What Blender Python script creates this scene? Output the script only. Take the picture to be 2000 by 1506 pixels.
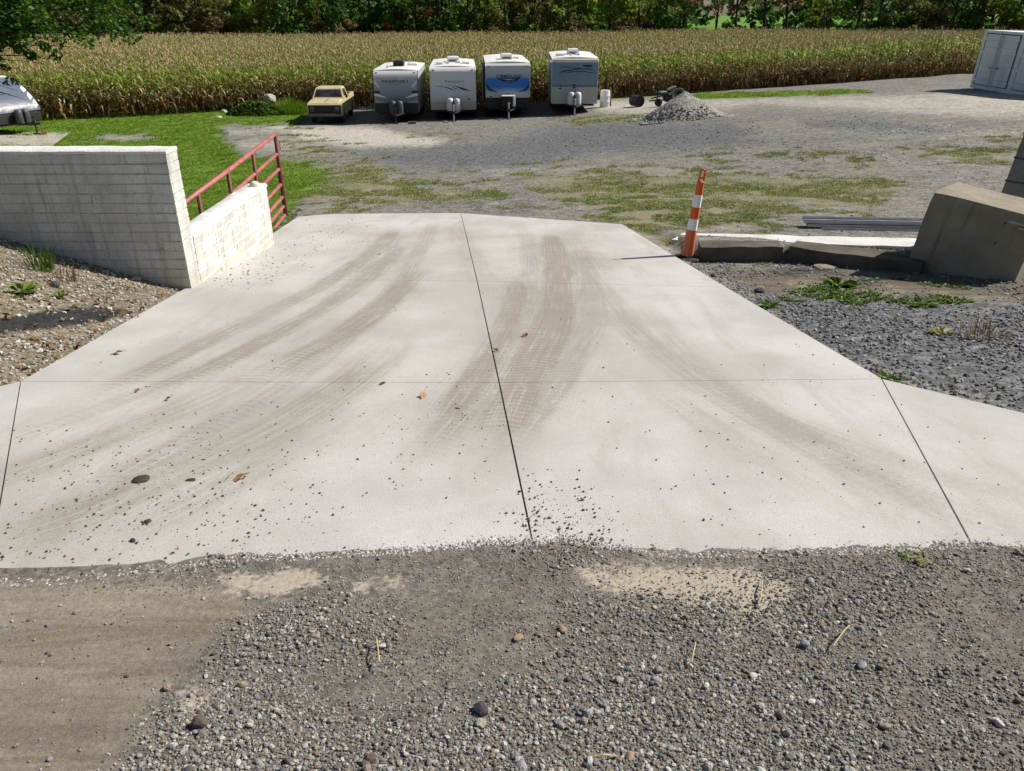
import bpy, bmesh, math, random
import numpy as np
from mathutils import Vector, Matrix, Euler, noise as mnoise
R = math.radians
random.seed(7); RNG = np.random.default_rng(7)
for o in list(bpy.data.objects): bpy.data.objects.remove(o)
SC = bpy.context.scene; COL = SC.collection

# ---------------------------------------------------------------- camera, sky, sun, exposure
PITCH = R(26.0); FPX = 1500.0; CAMZ = 1.6
cd = bpy.data.cameras.new('camera'); cam = bpy.data.objects.new('camera', cd); COL.objects.link(cam)
cam.location = (0, 0, CAMZ); cam.rotation_euler = (R(90) - PITCH, 0, 0)
cd.sensor_width = 36.0; cd.sensor_fit = 'HORIZONTAL'; cd.lens = FPX / 2000 * 36.0
cd.clip_start = 0.05; cd.clip_end = 3000
SC.camera = cam
SUN_AZ = math.atan2(0.955, 0.295); SUN_EL = R(42.5)
w = bpy.data.worlds.new('World'); SC.world = w; w.use_nodes = True
wn = w.node_tree; wn.nodes.clear()
wo = wn.nodes.new('ShaderNodeOutputWorld'); wb = wn.nodes.new('ShaderNodeBackground'); ws = wn.nodes.new('ShaderNodeTexSky')
ws.sky_type = 'NISHITA'; ws.sun_disc = False; ws.sun_elevation = SUN_EL; ws.sun_rotation = SUN_AZ
wb.inputs['Strength'].default_value = 0.05
wn.links.new(ws.outputs[0], wb.inputs[0]); wn.links.new(wb.outputs[0], wo.inputs[0])
sd = bpy.data.lights.new('sun', 'SUN'); sun = bpy.data.objects.new('sun', sd); COL.objects.link(sun)
sd.energy = 5.0; sd.angle = R(0.5); sd.color = (1.0, 0.95, 0.87)
sv = Vector((math.sin(SUN_AZ) * math.cos(SUN_EL), math.cos(SUN_AZ) * math.cos(SUN_EL), math.sin(SUN_EL)))
sun.rotation_euler = sv.to_track_quat('Z', 'Y').to_euler(); sun.location = sv * 60
SC.view_settings.view_transform = 'Standard'; SC.view_settings.look = 'None'
SC.view_settings.exposure = 0.28; SC.view_settings.gamma = 1.0
SC.cycles.max_bounces = 5; SC.cycles.diffuse_bounces = 3; SC.cycles.glossy_bounces = 2
SC.cycles.transparent_max_bounces = 6; SC.cycles.transmission_bounces = 3
SC.cycles.caustics_reflective = False; SC.cycles.caustics_refractive = False

# ---------------------------------------------------------------- place: heights and sight lines
CP, SP = math.cos(PITCH), math.sin(PITCH)
BK = np.array([(-10, .05), (0, 0.0), (1, -.105), (2, -.23), (14, -1.73), (17, -2.02), (22, -2.40), (30, -2.96), (38, -3.36), (46, -3.56), (60, -3.56), (900, -3.4)])
def sm(a, b, x):
    t = np.clip((np.asarray(x, float) - a) / (b - a), 0, 1); return t * t * (3 - 2 * t)
def slabz(x, y):
    s = -0.0896 * np.asarray(x, float) + 0.996 * np.asarray(y, float)
    return np.interp(s, BK[:, 0], BK[:, 1])
def gz(x, y):
    x = np.asarray(x, float); y = np.asarray(y, float)
    z = slabz(x, y)
    rise = np.where(x > 2, 0.078 * (np.minimum(x, 26) - 2), 0.035 * (np.maximum(x, -9) - 2))
    z = z + rise * sm(13, 32, y) * (1 - 0.85 * sm(47, 60, y))
    x0 = np.where(y < 4.45, -3.25 - (4.45 - y) * .78, -3.25 - (y - 4.45) * .035)
    bank = np.minimum(.34 * np.maximum(0, x0 - x), 1.25) * (1 - sm(7.56, 7.70, y)) * sm(1.0, 3.2, y)
    z = z + bank
    z = z - 0.035 * sm(2.3, 2.9, y) * (1 - 0.5 * sm(14, 16, y))
    c = np.exp(-(((x - 25) / 6) ** 2 + ((y - 37.5) / 7) ** 2) ** 2); z = z + (-1.86 - z) * c
    yc = np.interp(x, [2.3, 3.36, 4.6], [9.17, 9.07, 8.3]) + .12; z = z + .16 * sm(0, .12, y - yc) * (1 - sm(.5, 3.2, y - yc)) * sm(2.2, 2.4, x) * (1 - sm(4.8, 6.4, x))
    xr = 2.4 - 0.075 * (y - 4.5)
    z = z - 0.05 * sm(-.05, .25, x - xr) * sm(5.5, 8.0, y) * (1 - sm(11, 14, y))
    return z
def ray(px, py):
    u = (px - 1000) / FPX; v = (py - 753) / FPX
    return u, CP - v * SP, -(SP + v * CP)
def atD(px, py, D):
    dx, dy, dz = ray(px, py); t = D / dy; return Vector((dx * t, D, CAMZ + dz * t))
def hit(px, py, f=gz, far=400):
    """world points where the sight lines meet the surface f (arrays welcome)"""
    px = np.asarray(px, float); py = np.asarray(py, float)
    dx, dy, dz = ray(px, py)
    dx = dx + 0 * py; lo = np.full(np.shape(dx), .5); hi = lo.copy(); done = np.zeros(np.shape(dx), bool)
    t = .5
    while t < far:
        tn = t * 1.03
        below = (CAMZ + dz * tn) < f(dx * tn, dy * tn)
        new = below & ~done
        lo = np.where(new, t, lo); hi = np.where(new, tn, hi); done |= below; t = tn
    for _ in range(22):
        m = (lo + hi) / 2; b = (CAMZ + dz * m) < f(dx * m, dy * m)
        hi = np.where(b, m, hi); lo = np.where(b, lo, m)
    x, y = dx * hi, dy * hi
    return np.stack([x, y, f(x, y)], -1)
def H(px, py, f=gz): return Vector(hit(px, py, f).tolist())
def proj(x, y, z):
    dz = z - CAMZ; d = np.maximum(y * CP - dz * SP, .05); vv = -(y * SP + dz * CP) / d
    return 1000 + FPX * x / d, 753 + FPX * vv, y * CP - dz * SP
def polymask(px, py, poly, soft):
    """1 inside the polygon, easing to 0 over soft outside/inside"""
    P = np.array(poly, float); inside = np.zeros(px.shape, bool); dm = np.full(px.shape, 1e9)
    for i in range(len(P)):
        a = P[i]; b = P[(i + 1) % len(P)]
        c = ((a[1] > py) != (b[1] > py)) & (px < (b[0] - a[0]) * (py - a[1]) / (b[1] - a[1] + 1e-9) + a[0]); inside ^= c
        ab = b - a; t = np.clip(((px - a[0]) * ab[0] + (py - a[1]) * ab[1]) / (ab @ ab + 1e-9), 0, 1)
        dm = np.minimum(dm, np.hypot(px - a[0] - t * ab[0], py - a[1] - t * ab[1]))
    d = np.where(inside, dm, -dm); return sm(-soft, soft, d)

# ---------------------------------------------------------------- objects, parts, labels
def link(o): COL.objects.link(o); return o
def tag(o, label=None, cat=None, group=None, kind=None):
    if label: o['label'] = label
    if cat: o['category'] = cat
    if group: o['group'] = group
    if kind: o['kind'] = kind
    return o
def thing(name, label, cat, loc=(0, 0, 0), rot=(0, 0, 0), group=None):
    o = link(bpy.data.objects.new(name, None)); o.location = loc; o.rotation_euler = rot; o.empty_display_size = .2
    return tag(o, label, cat, group)
def put(name, me, parent=None, mat=None, loc=None, rot=None, scl=None):
    o = link(bpy.data.objects.new(name, me))
    if parent: o.parent = parent
    if mat: me.materials.clear(); me.materials.append(mat)
    if loc is not None: o.location = loc
    if rot is not None: o.rotation_euler = rot
    if scl is not None: o.scale = scl
    return o
def copy_tree(o, parent=None):
    c = o.copy(); link(c)
    if parent: c.parent = parent
    for ch in [k for k in o.children]: copy_tree(ch, c)
    return c
def mesh_np(name, verts, faces, smooth=False, attrs=None):
    me = bpy.data.meshes.new(name)
    me.from_pydata([tuple(map(float, v)) for v in verts], [], [tuple(int(i) for i in f) for f in faces])
    if smooth: me.polygons.foreach_set('use_smooth', np.ones(len(me.polygons), bool))
    for k, a in (attrs or {}).items():
        at = me.attributes.new(k, 'FLOAT', 'POINT'); at.data.foreach_set('value', np.asarray(a, np.float32))
    me.update(); return me

class MB:
    def __init__(s): s.v = []; s.f = []
    def add(s, vs, fs):
        b = len(s.v); s.v += [tuple(v) for v in vs]; s.f += [tuple(b + i for i in f) for f in fs]; return s
    def box(s, x0, x1, y0, y1, z0, z1, c=0.0, M=None):
        if c <= 0:
            vs = [(x, y, z) for x in (x0, x1) for y in (y0, y1) for z in (z0, z1)]
            fs = [(0, 1, 3, 2), (4, 6, 7, 5), (0, 4, 5, 1), (2, 3, 7, 6), (0, 2, 6, 4), (1, 5, 7, 3)]
        else:
            bm = bmesh.new(); bmesh.ops.create_cube(bm, size=1)
            for v in bm.verts: v.co = Vector(((x0 + x1) / 2 + v.co.x * (x1 - x0), (y0 + y1) / 2 + v.co.y * (y1 - y0), (z0 + z1) / 2 + v.co.z * (z1 - z0)))
            bmesh.ops.bevel(bm, geom=bm.edges[:], offset=c, segments=1, affect='EDGES'); bm.verts.index_update()
            vs = [v.co.copy() for v in bm.verts]; fs = [[v.index for v in f.verts] for f in bm.faces]; bm.free()
        if M: vs = [M @ Vector(v) for v in vs]
        return s.add(vs, fs)
    def tube(s, pts, r, n=8, cap=True):
        pts = [Vector(p) for p in pts]; rs = r if isinstance(r, (list, tuple)) else [r] * len(pts)
        rings = []; ref = None
        for i, p in enumerate(pts):
            d = (pts[min(i + 1, len(pts) - 1)] - pts[max(i - 1, 0)]).normalized()
            if ref is None: ref = d.orthogonal().normalized()
            ref = (ref - d * ref.dot(d)).normalized(); q = d.cross(ref)
            rings.append([p + (ref * math.cos(2 * math.pi * k / n) + q * math.sin(2 * math.pi * k / n)) * rs[i] for k in range(n)])
        return s.loft(rings, cap)
    def loft(s, rings, cap=True):
        n = len(rings[0]); vs = [p for r in rings for p in r]; fs = []
        for i in range(len(rings) - 1):
            for k in range(n):
                k2 = (k + 1) % n; fs.append((i * n + k, i * n + k2, (i + 1) * n + k2, (i + 1) * n + k))
        if cap: fs.append(tuple(range(n - 1, -1, -1))); fs.append(tuple((len(rings) - 1) * n + k for k in range(n)))
        return s.add(vs, fs)
    def prism(s, prof, x0, x1):
        return s.loft([[(x0, y, z) for y, z in prof], [(x1, y, z) for y, z in prof]])
    def sheet(s, rows):
        n = len(rows[0]); vs = [p for r in rows for p in r]
        return s.add(vs, [(i * n + k, i * n + k + 1, (i + 1) * n + k + 1, (i + 1) * n + k) for i in range(len(rows) - 1) for k in range(n - 1)])
    def mesh(s, name, mat=None, smooth=False, fix=True):
        me = bpy.data.meshes.new(name); me.from_pydata([tuple(v) for v in s.v], [], s.f)
        if fix:
            bm = bmesh.new(); bm.from_mesh(me); bmesh.ops.recalc_face_normals(bm, faces=bm.faces[:]); bm.to_mesh(me); bm.free()
        if smooth is True: me.polygons.foreach_set('use_smooth', np.ones(len(me.polygons), bool))
        elif smooth: 
            me.polygons.foreach_set('use_smooth', np.ones(len(me.polygons), bool)); me.set_sharp_from_angle(angle=R(smooth))
        if mat: me.materials.append(mat)
        me.update(); return me
    def build(s, name, mat, parent=None, smooth=False, loc=None, rot=None):
        return put(name, s.mesh(name, mat, smooth), parent, None, loc, rot)

# ---------------------------------------------------------------- materials
class NG:
    def __init__(s, name):
        s.m = bpy.data.materials.new(name); s.m.use_nodes = True; s.t = s.m.node_tree; s.t.nodes.clear()
        s.out = s.t.nodes.new('ShaderNodeOutputMaterial'); s.b = s.t.nodes.new('ShaderNodeBsdfPrincipled'); s.link(s.b.outputs[0], s.out.inputs[0])
    def link(s, a, b): s.t.links.new(a, b)
    def setin(s, sock, v):
        if hasattr(v, 'is_output'): s.link(v, sock)
        elif isinstance(v, (tuple, list)): sock.default_value = tuple(v) + ((1.0,) if len(v) == 3 and len(sock.default_value) == 4 else ())
        else: sock.default_value = v
    def nd(s, t): return s.t.nodes.new(t)
    def pos(s): return s.nd('ShaderNodeNewGeometry').outputs['Position']
    def obj(s): return s.nd('ShaderNodeTexCoord').outputs['Object']
    def rnd(s): return s.nd('ShaderNodeObjectInfo').outputs['Random']
    def attr(s, n):
        a = s.nd('ShaderNodeAttribute'); a.attribute_name = n; return a.outputs['Fac']
    def vscale(s, v, k):
        a = s.nd('ShaderNodeVectorMath'); a.operation = 'MULTIPLY'; s.link(v, a.inputs[0]); a.inputs[1].default_value = k; return a.outputs[0]
    def noise(s, v, sc, det=3, ro=.55, dist=0):
        a = s.nd('ShaderNodeTexNoise'); s.link(v, a.inputs['Vector']); a.inputs['Scale'].default_value = sc; a.inputs['Detail'].default_value = det
        a.inputs['Roughness'].default_value = ro; a.inputs['Distortion'].default_value = dist; return a.outputs['Fac']
    def vor(s, v, sc, out='Color', feat='F1', rand=1):
        a = s.nd('ShaderNodeTexVoronoi'); a.feature = feat; s.link(v, a.inputs['Vector']); a.inputs['Scale'].default_value = sc; a.inputs['Randomness'].default_value = rand; return a.outputs[out]
    def math(s, op, a, b=0.0, c=None):
        m = s.nd('ShaderNodeMath'); m.operation = op; s.setin(m.inputs[0], a); s.setin(m.inputs[1], b)
        if c is not None: s.setin(m.inputs[2], c)
        return m.outputs[0]
    def rng(s, v, a, b, c=0.0, d=1.0):
        m = s.nd('ShaderNodeMapRange'); m.interpolation_type = 'SMOOTHSTEP'; s.setin(m.inputs[0], v)
        for i, k in enumerate((a, b, c, d)): s.setin(m.inputs[1 + i], k)
        return m.outputs[0]
    def mix(s, f, a, b, mode='MIX'):
        m = s.nd('ShaderNodeMix'); m.data_type = 'RGBA'; m.blend_type = mode; s.setin(m.inputs[0], f); s.setin(m.inputs[6], a); s.setin(m.inputs[7], b); return m.outputs[2]
    def ramp(s, v, stops, interp='LINEAR'):
        r = s.nd('ShaderNodeValToRGB'); e = r.color_ramp.elements; r.color_ramp.interpolation = interp
        while len(e) < len(stops): e.new(.5)
        for k, (p, c) in enumerate(stops): e[k].position = p; e[k].color = tuple(c) + (1,)
        s.setin(r.inputs[0], v); return r.outputs[0]
    def sep(s, v):
        a = s.nd('ShaderNodeSeparateXYZ'); s.link(v, a.inputs[0]); return a.outputs
    def bump(s, h, st=.3, dist=.01):
        b = s.nd('ShaderNodeBump'); b.inputs['Strength'].default_value = st; b.inputs['Distance'].default_value = dist; s.setin(b.inputs['Height'], h); s.link(b.outputs[0], s.b.inputs['Normal']); return b
    def done(s, col=None, rough=.7, metal=0.0, spec=.4):
        if col is not None: s.setin(s.b.inputs['Base Color'], col)
        s.setin(s.b.inputs['Roughness'], rough); s.setin(s.b.inputs['Metallic'], metal); s.b.inputs['Specular IOR Level'].default_value = spec; return s.m
    def translucent(s, col, k=.3):
        tr = s.nd('ShaderNodeBsdfTranslucent'); s.setin(tr.inputs[0], col); mx = s.nd('ShaderNodeMixShader'); mx.inputs[0].default_value = k
        s.link(s.b.outputs[0], mx.inputs[1]); s.link(tr.outputs[0], mx.inputs[2]); s.link(mx.outputs[0], s.out.inputs[0])
def pm(name, c, rough=.6, metal=0.0, var=.18, sc=6.0, dirt=None, damt=.4, bump=0.0, bsc=40.0, spec=.4):
    """painted / plastic / metal: base colour with soft wear, optional grime"""
    g = NG(name); p = g.obj()
    n = g.noise(p, sc, 5, .6)
    dk = tuple(k * (1 - var) for k in c); lt = tuple(min(1, k * (1 + var)) for k in c)
    col = g.mix(g.rng(n, .3, .7), dk, lt)
    if dirt:
        d = g.rng(g.noise(g.vscale(p, (1, 1, .35)), sc * .6, 7, .68, .4), .52, .78, 0, damt)
        col = g.mix(d, col, dirt)
    if bump: g.bump(g.noise(p, bsc, 5, .6), .5, bump)
    return g.done(col, g.rng(n, .2, .8, rough * .85, min(1, rough * 1.15)), metal, spec)
# ---------------------------------------------------------------- ground sheet
def masks(x, y, z):
    """what the ground is made of at each point (lawn, weeds, dark stone, pale dust, soil, pale bank stone)"""
    px, py, d = proj(x, y, z); ok = d > .3
    px = np.where(ok, px, 1000); py = np.where(ok, py, 1600)
    P = lambda poly, s: polymask(px, py, poly, s * 2.2) * ok
    lawn = np.maximum.reduce([
        P([(-3000, 520), (-3000, 205), (90, 232), (300, 215), (520, 205), (600, 200), (598, 236), (575, 243), (520, 248), (430, 252), (445, 275), (478, 300), (540, 306), (600, 318), (640, 338), (622, 362), (590, 385), (560, 420), (515, 500), (300, 520)], 15),
        P([(1345, 194), (1360, 182), (1690, 175), (1705, 182), (1560, 188)], 1.5), P([(-300, 232), (90, 236), (300, 217), (600, 204), (600, 170), (-300, 190)], 4),
        P([(690, 207), (760, 190), (1290, 186), (1290, 194), (780, 212)], 3) * .55])
    bare = np.maximum.reduce([P([(130, 280), (200, 262), (300, 259), (320, 272), (230, 278)], 6) * .9,
        P([(425, 262), (440, 248), (560, 246), (560, 264), (470, 268)], 6), P([(470, 300), (440, 270), (560, 262), (640, 262), (640, 300), (560, 306)], 10)])
    lawn = lawn * (1 - bare) * np.where((y > 7.65) | (x > -3.2), 1, 0)
    pale = np.maximum.reduce([P([(556, 252), (640, 244), (735, 247), (800, 262), (880, 272), (840, 286), (700, 290), (590, 276)], 9),
        P([(500, 250), (560, 243), (600, 247), (560, 254)], 4), P([(425, 254), (470, 262), (440, 268)], 4) * .6, bare * .6,
        P([(660, 206), (760, 196), (1290, 188), (1700, 182), (1900, 172), (2500, 150), (2500, 250), (1850, 232), (1500, 210), (1260, 232), (1170, 222), (1100, 205), (700, 218)], 9) * .68,
        P([(900, 322), (1250, 318), (1560, 330), (1400, 345), (950, 345)], 10) * .55, P([(1480, 240), (2100, 240), (2100, 290), (1500, 262)], 14) * .5,
        P([(1800, 290), (2100, 285), (2100, 350), (1700, 350)], 14) * .35])
    dark = np.maximum.reduce([P([(690, 300), (960, 276), (1090, 246), (1200, 236), (1300, 240), (1420, 236), (1480, 262), (1420, 290), (1150, 300), (1010, 332), (800, 330)], 16) * .9,
        P([(1560, 238), (1700, 236), (1840, 252), (1900, 262), (1800, 264), (1600, 252)], 7), P([(1450, 262), (1700, 268), (1560, 292), (1380, 290)], 12) * .6,
        P([(690, 350), (1000, 380), (1120, 420), (800, 420)], 20) * .55, P([(1330, 540), (1430, 560), (2500, 600), (2500, 1060), (1960, 805), (1690, 730)], 25) * .75])
    weed = np.maximum.reduce([P([(520, 300), (720, 312), (800, 350), (980, 345), (1000, 412), (560, 415), (600, 360)], 26) * .62, P([(590, 330), (720, 318), (800, 350), (990, 380), (900, 400), (700, 400), (570, 410)], 22) * .85,
        P([(1000, 345), (1180, 330), (1420, 330), (1700, 340), (1790, 360), (1700, 410), (1450, 430), (1200, 420), (1080, 390)], 22) * .85,
        P([(1120, 392), (1240, 385), (1420, 400), (1560, 420), (1480, 445), (1300, 450), (1330, 490), (1260, 470), (1190, 432)], 14) * .8,
        P([(1080, 232), (1180, 224), (1290, 222), (1270, 240), (1120, 244)], 5) * .75, P([(770, 262), (900, 258), (900, 268), (800, 270)], 5) * .6,
        P([(1360, 296), (1560, 290), (1740, 296), (1700, 316), (1400, 312)], 8) * .5, P([(1740, 296), (1850, 285), (2100, 300), (2100, 320), (1800, 312)], 8) * .75,
        P([(1900, 262), (2100, 268), (2100, 292), (1960, 282)], 6) * .7, P([(560, 262), (650, 268), (640, 320), (520, 318)], 16) * .5,
        P([(1370, 505), (1780, 470), (1780, 500), (1540, 505)], 10) * .6, P([(1480, 560), (1560, 545), (1800, 560), (1990, 575), (1980, 600), (1820, 592), (1560, 580)], 12) * .6])
    soil = np.maximum.reduce([P([(1360, 520), (1540, 520), (1800, 515), (2200, 545), (2200, 600), (1900, 590), (1500, 580)], 14) * .85,
        P([(-2000, 1135), (60, 1140), (240, 1135), (480, 1150), (520, 1190), (400, 1260), (330, 1330), (230, 1480), (200, 1700), (-2000, 1700)], 34),
        P([(520, 1120), (900, 1090), (1180, 1095), (1150, 1250), (900, 1340), (640, 1400), (480, 1280)], 70) * .45])
    sand = np.maximum.reduce([P([(430, 1125), (600, 1112), (640, 1132), (540, 1165), (450, 1160)], 16), P([(680, 1132), (780, 1122), (800, 1145), (700, 1158)], 12) * .8,
        P([(1130, 1110), (1300, 1102), (1480, 1112), (1560, 1150), (1500, 1220), (1330, 1180), (1150, 1150)], 22), P([(340, 1340), (420, 1330), (400, 1400), (350, 1400)], 16) * .8,
        P([(1440, 1170), (1560, 1190), (1540, 1250), (1400, 1240)], 25) * .6])
    bank = P([(-3000, 440), (0, 462), (378, 552), (392, 566), (40, 752), (-300, 870), (-3000, 1100)], 10)
    asph = P([(-900, 650), (0, 622), (90, 606), (200, 600), (262, 608), (200, 628), (110, 640), (0, 652), (-900, 720)], 9) + P([(1480, 520), (1620, 516), (1660, 535), (1520, 545)], 12) * .7
    near = (1 - sm(2.35, 2.9, y)) * ok
    return dict(lawn=lawn, weed=weed, dark=dark, pale=pale, soil=soil, sand=sand, bank=bank, asph=asph, near=near)

ys = [-4.0, -2.0, -.8, 0.0]
while ys[-1] < 66: ys.append(ys[-1] + (max(.05, .0115 * ys[-1])))
while ys[-1] < 900: ys.append(ys[-1] * 1.07)
ys = np.array(sorted(ys + [7.57, 7.63, 7.69])); NT_ = 300
tt = np.linspace(-1, 1, NT_); tt = np.sign(tt) * np.abs(tt) ** 1.15
X = tt[None, :] * (3.6 + .95 * np.maximum(ys, 0))[:, None]; Y = np.repeat(ys[:, None], NT_, 1)
Z = gz(X, Y)
gx, gy = X.ravel(), Y.ravel(); gzz = Z.ravel()
MK = masks(gx, gy, gzz)
rel = np.array([mnoise.noise((a * .55, b * .55, 3)) * .045 + mnoise.noise((a * 2.3, b * 2.3, 7)) * .014 for a, b in zip(gx, gy)])
damp = sm(2.2, 3.0, gy) * sm(13.5, 17, gy) + .0
side = np.maximum(sm(.3, .8, np.abs(gx + .35) - 3.1), 0) * sm(2.6, 3.4, gy)
gzz = gzz + rel * np.maximum(damp, .6 * side) + rel * .35 * (1 - sm(1.7, 2.1, gy))
# two shallow wheel ruts and a low berm on the gravel in front of the slab
gzz = gzz - .012 * np.exp(-((gy - 1.75 - .1 * gx) / .12) ** 2) * (1 - sm(2.2, 2.6, gy))
n0, n1 = X.shape; idx = np.arange(n0 * n1).reshape(n0, n1)
gf = np.stack([idx[:-1, :-1], idx[:-1, 1:], idx[1:, 1:], idx[1:, :-1]], -1).reshape(-1, 4)
gme = mesh_np('ground', np.stack([gx, gy, gzz], -1), gf, True, MK)

def ground_mat():
    g = NG('ground_mix'); p = g.pos()
    n05 = g.noise(p, .5, 5, .6); n2 = g.noise(p, 2.4, 6, .65); n9 = g.noise(p, 9, 5, .65); n40 = g.noise(p, 45, 4, .65)
    sx = g.vscale(p, (1, 1, .6))
    c1 = g.sep(g.vor(sx, 85))[0]; c2 = g.sep(g.vor(sx, 30))[1]; c3 = g.sep(g.vor(sx, 24))[0]; n18 = g.noise(p, 18, 6, .75); n160 = g.noise(p, 160, 3, .7)
    near = g.attr('near')
    fine = g.mix(near, g.mix(.5, g.mix(.5, c2, c3), n18), g.mix(.45, c1, c2))
    st = g.mix(.4, fine, n40)
    grav = g.ramp(st, [(.16, (.075, .072, .068)), (.40, (.20, .192, .178)), (.60, (.33, .315, .285)), (.85, (.58, .555, .50))])
    tanm = g.rng(n05, .42, .62)
    grav = g.mix(g.math('MULTIPLY', tanm, .45), grav, g.mix(.5, grav, (.40, .34, .235)))
    grav = g.mix(near, grav, g.mix(g.rng(n9, .3, .7), g.mix(.6, grav, (.065, .054, .042)), g.mix(.65, grav, (.11, .093, .073))))
    # far yard gravel is crushed limestone, bluish; dust pale
    ctr = g.rng(g.noise(p, 7, 9, .82), .36, .66, .42, 1.15); ctr2 = g.rng(g.noise(g.vscale(p, (1, 1.6, 1)), 1.4, 7, .75), .3, .7, .72, 1.12)
    fk = g.math('MAXIMUM', near, 0.0)
    grav = g.mix(fk, g.mix(1.0, grav, g.mix(1.0, ctr, ctr2, 'MULTIPLY'), 'MULTIPLY'), grav)
    darkc = g.mix(1.0, g.ramp(st, [(.25, (.05, .052, .055)), (.5, (.15, .153, .16)), (.72, (.34, .345, .36))]), ctr, 'MULTIPLY')
    palec = g.mix(1.0, g.mix(g.rng(n9, .3, .7), (.40, .37, .31), (.56, .53, .46)), g.rng(g.noise(p, 9, 9, .8), .34, .6, .62, 1.08), 'MULTIPLY')
    soilc = g.mix(g.rng(n40, .25, .75), (.17, .145, .112), g.mix(g.rng(n2, .35, .65), (.255, .222, .175), (.36, .32, .255)))
    strk = g.noise(g.vscale(p, (.7, 4.5, 1)), 1.3, 5, .65, .6)
    soilc = g.mix(g.rng(strk, .38, .66), g.mix(.5, soilc, (.10, .08, .06)), g.mix(.35, soilc, (.36, .32, .25)))
    soilc = g.mix(g.math('MULTIPLY', near, g.rng(n160, .56, .70, 0, .7)), soilc, (.33, .30, .25)); soilc = g.mix(g.math('MULTIPLY', near, g.rng(n160, .44, .30, 0, .7)), soilc, (.07, .06, .05))
    soilc = g.mix(near, g.mix(.55, soilc, (.07, .055, .04)), soilc)
    sandc = g.mix(g.rng(n40, .3, .7), (.34, .295, .23), (.46, .405, .32))
    bankc = g.ramp(st, [(.2, (.06, .048, .034)), (.5, (.17, .14, .10)), (.7, (.34, .30, .235)), (.9, (.5, .47, .4))])
    grass = g.mix(g.rng(n2, .3, .7), (.075, .15, .012), g.mix(g.rng(n9, .3, .7), (.12, .24, .02), (.19, .28, .035)))
    grass = g.mix(g.rng(g.noise(p, .9, 5, .7), .56, .75, 0, .65), grass, (.19, .19, .06))
    weedc = g.mix(.5, grav, g.mix(g.rng(n9, .35, .65), (.25, .22, .10), g.mix(g.rng(n2, .4, .6), (.13, .18, .035), (.28, .25, .13))))
    col = grav
    def lay(col, a, c, brk, k=1.0, lo=.35, hi=.65):
        f = g.math('ADD', g.attr(a), g.math('MULTIPLY', g.math('SUBTRACT', brk, .5), k)); return g.mix(g.rng(f, lo, hi), col, c)
    col = lay(col, 'dark', darkc, n2, 1.5, .2, .75)
    col = lay(col, 'pale', palec, n2, .9, .3, .85)
    col = lay(col, 'bank', bankc, n9, .5)
    col = lay(col, 'soil', soilc, g.math('ADD', g.math('MULTIPLY', n9, .5), g.math('MULTIPLY', n40, .5)), 1.6, .25, .75)
    col = lay(col, 'sand', sandc, g.math('ADD', g.math('MULTIPLY', n9, .5), g.math('MULTIPLY', n40, .5)), 2.2, .3, .75)
    col = lay(col, 'weed', weedc, g.math('ADD', g.math('MULTIPLY', n2, .6), g.math('MULTIPLY', n9, .4)), 3.2, .45, .7)
    col = lay(col, 'asph', g.ramp(fine, [(.2, (.012, .012, .012)), (.8, (.05, .05, .05))]), n9, .9)
    col = lay(col, 'lawn', grass, g.math('ADD', g.math('MULTIPLY', n2, .5), g.math('MULTIPLY', n9, .5)), 2.4, .3, .7)
    yy = g.sep(p)[1]
    col = g.mix(g.rng(yy, 55, 62), col, (.20, .15, .085))
    col = g.mix(g.rng(yy, 128, 134), col, g.mix(g.rng(g.noise(p, .05, 3), .3, .7), (.10, .22, .02), (.14, .25, .04)))
    h = g.math('ADD', g.math('MULTIPLY', st, 1.0), g.math('MULTIPLY', n9, .5))
    b = g.bump(h, .8, .012)
    return g.done(col, .95, 0, .2)
gme.materials.append(ground_mat())
ground = tag(link(bpy.data.objects.new('ground', gme)), 'gravel yard with lawn patches and dusty bare ground', 'ground', kind='structure')

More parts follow.
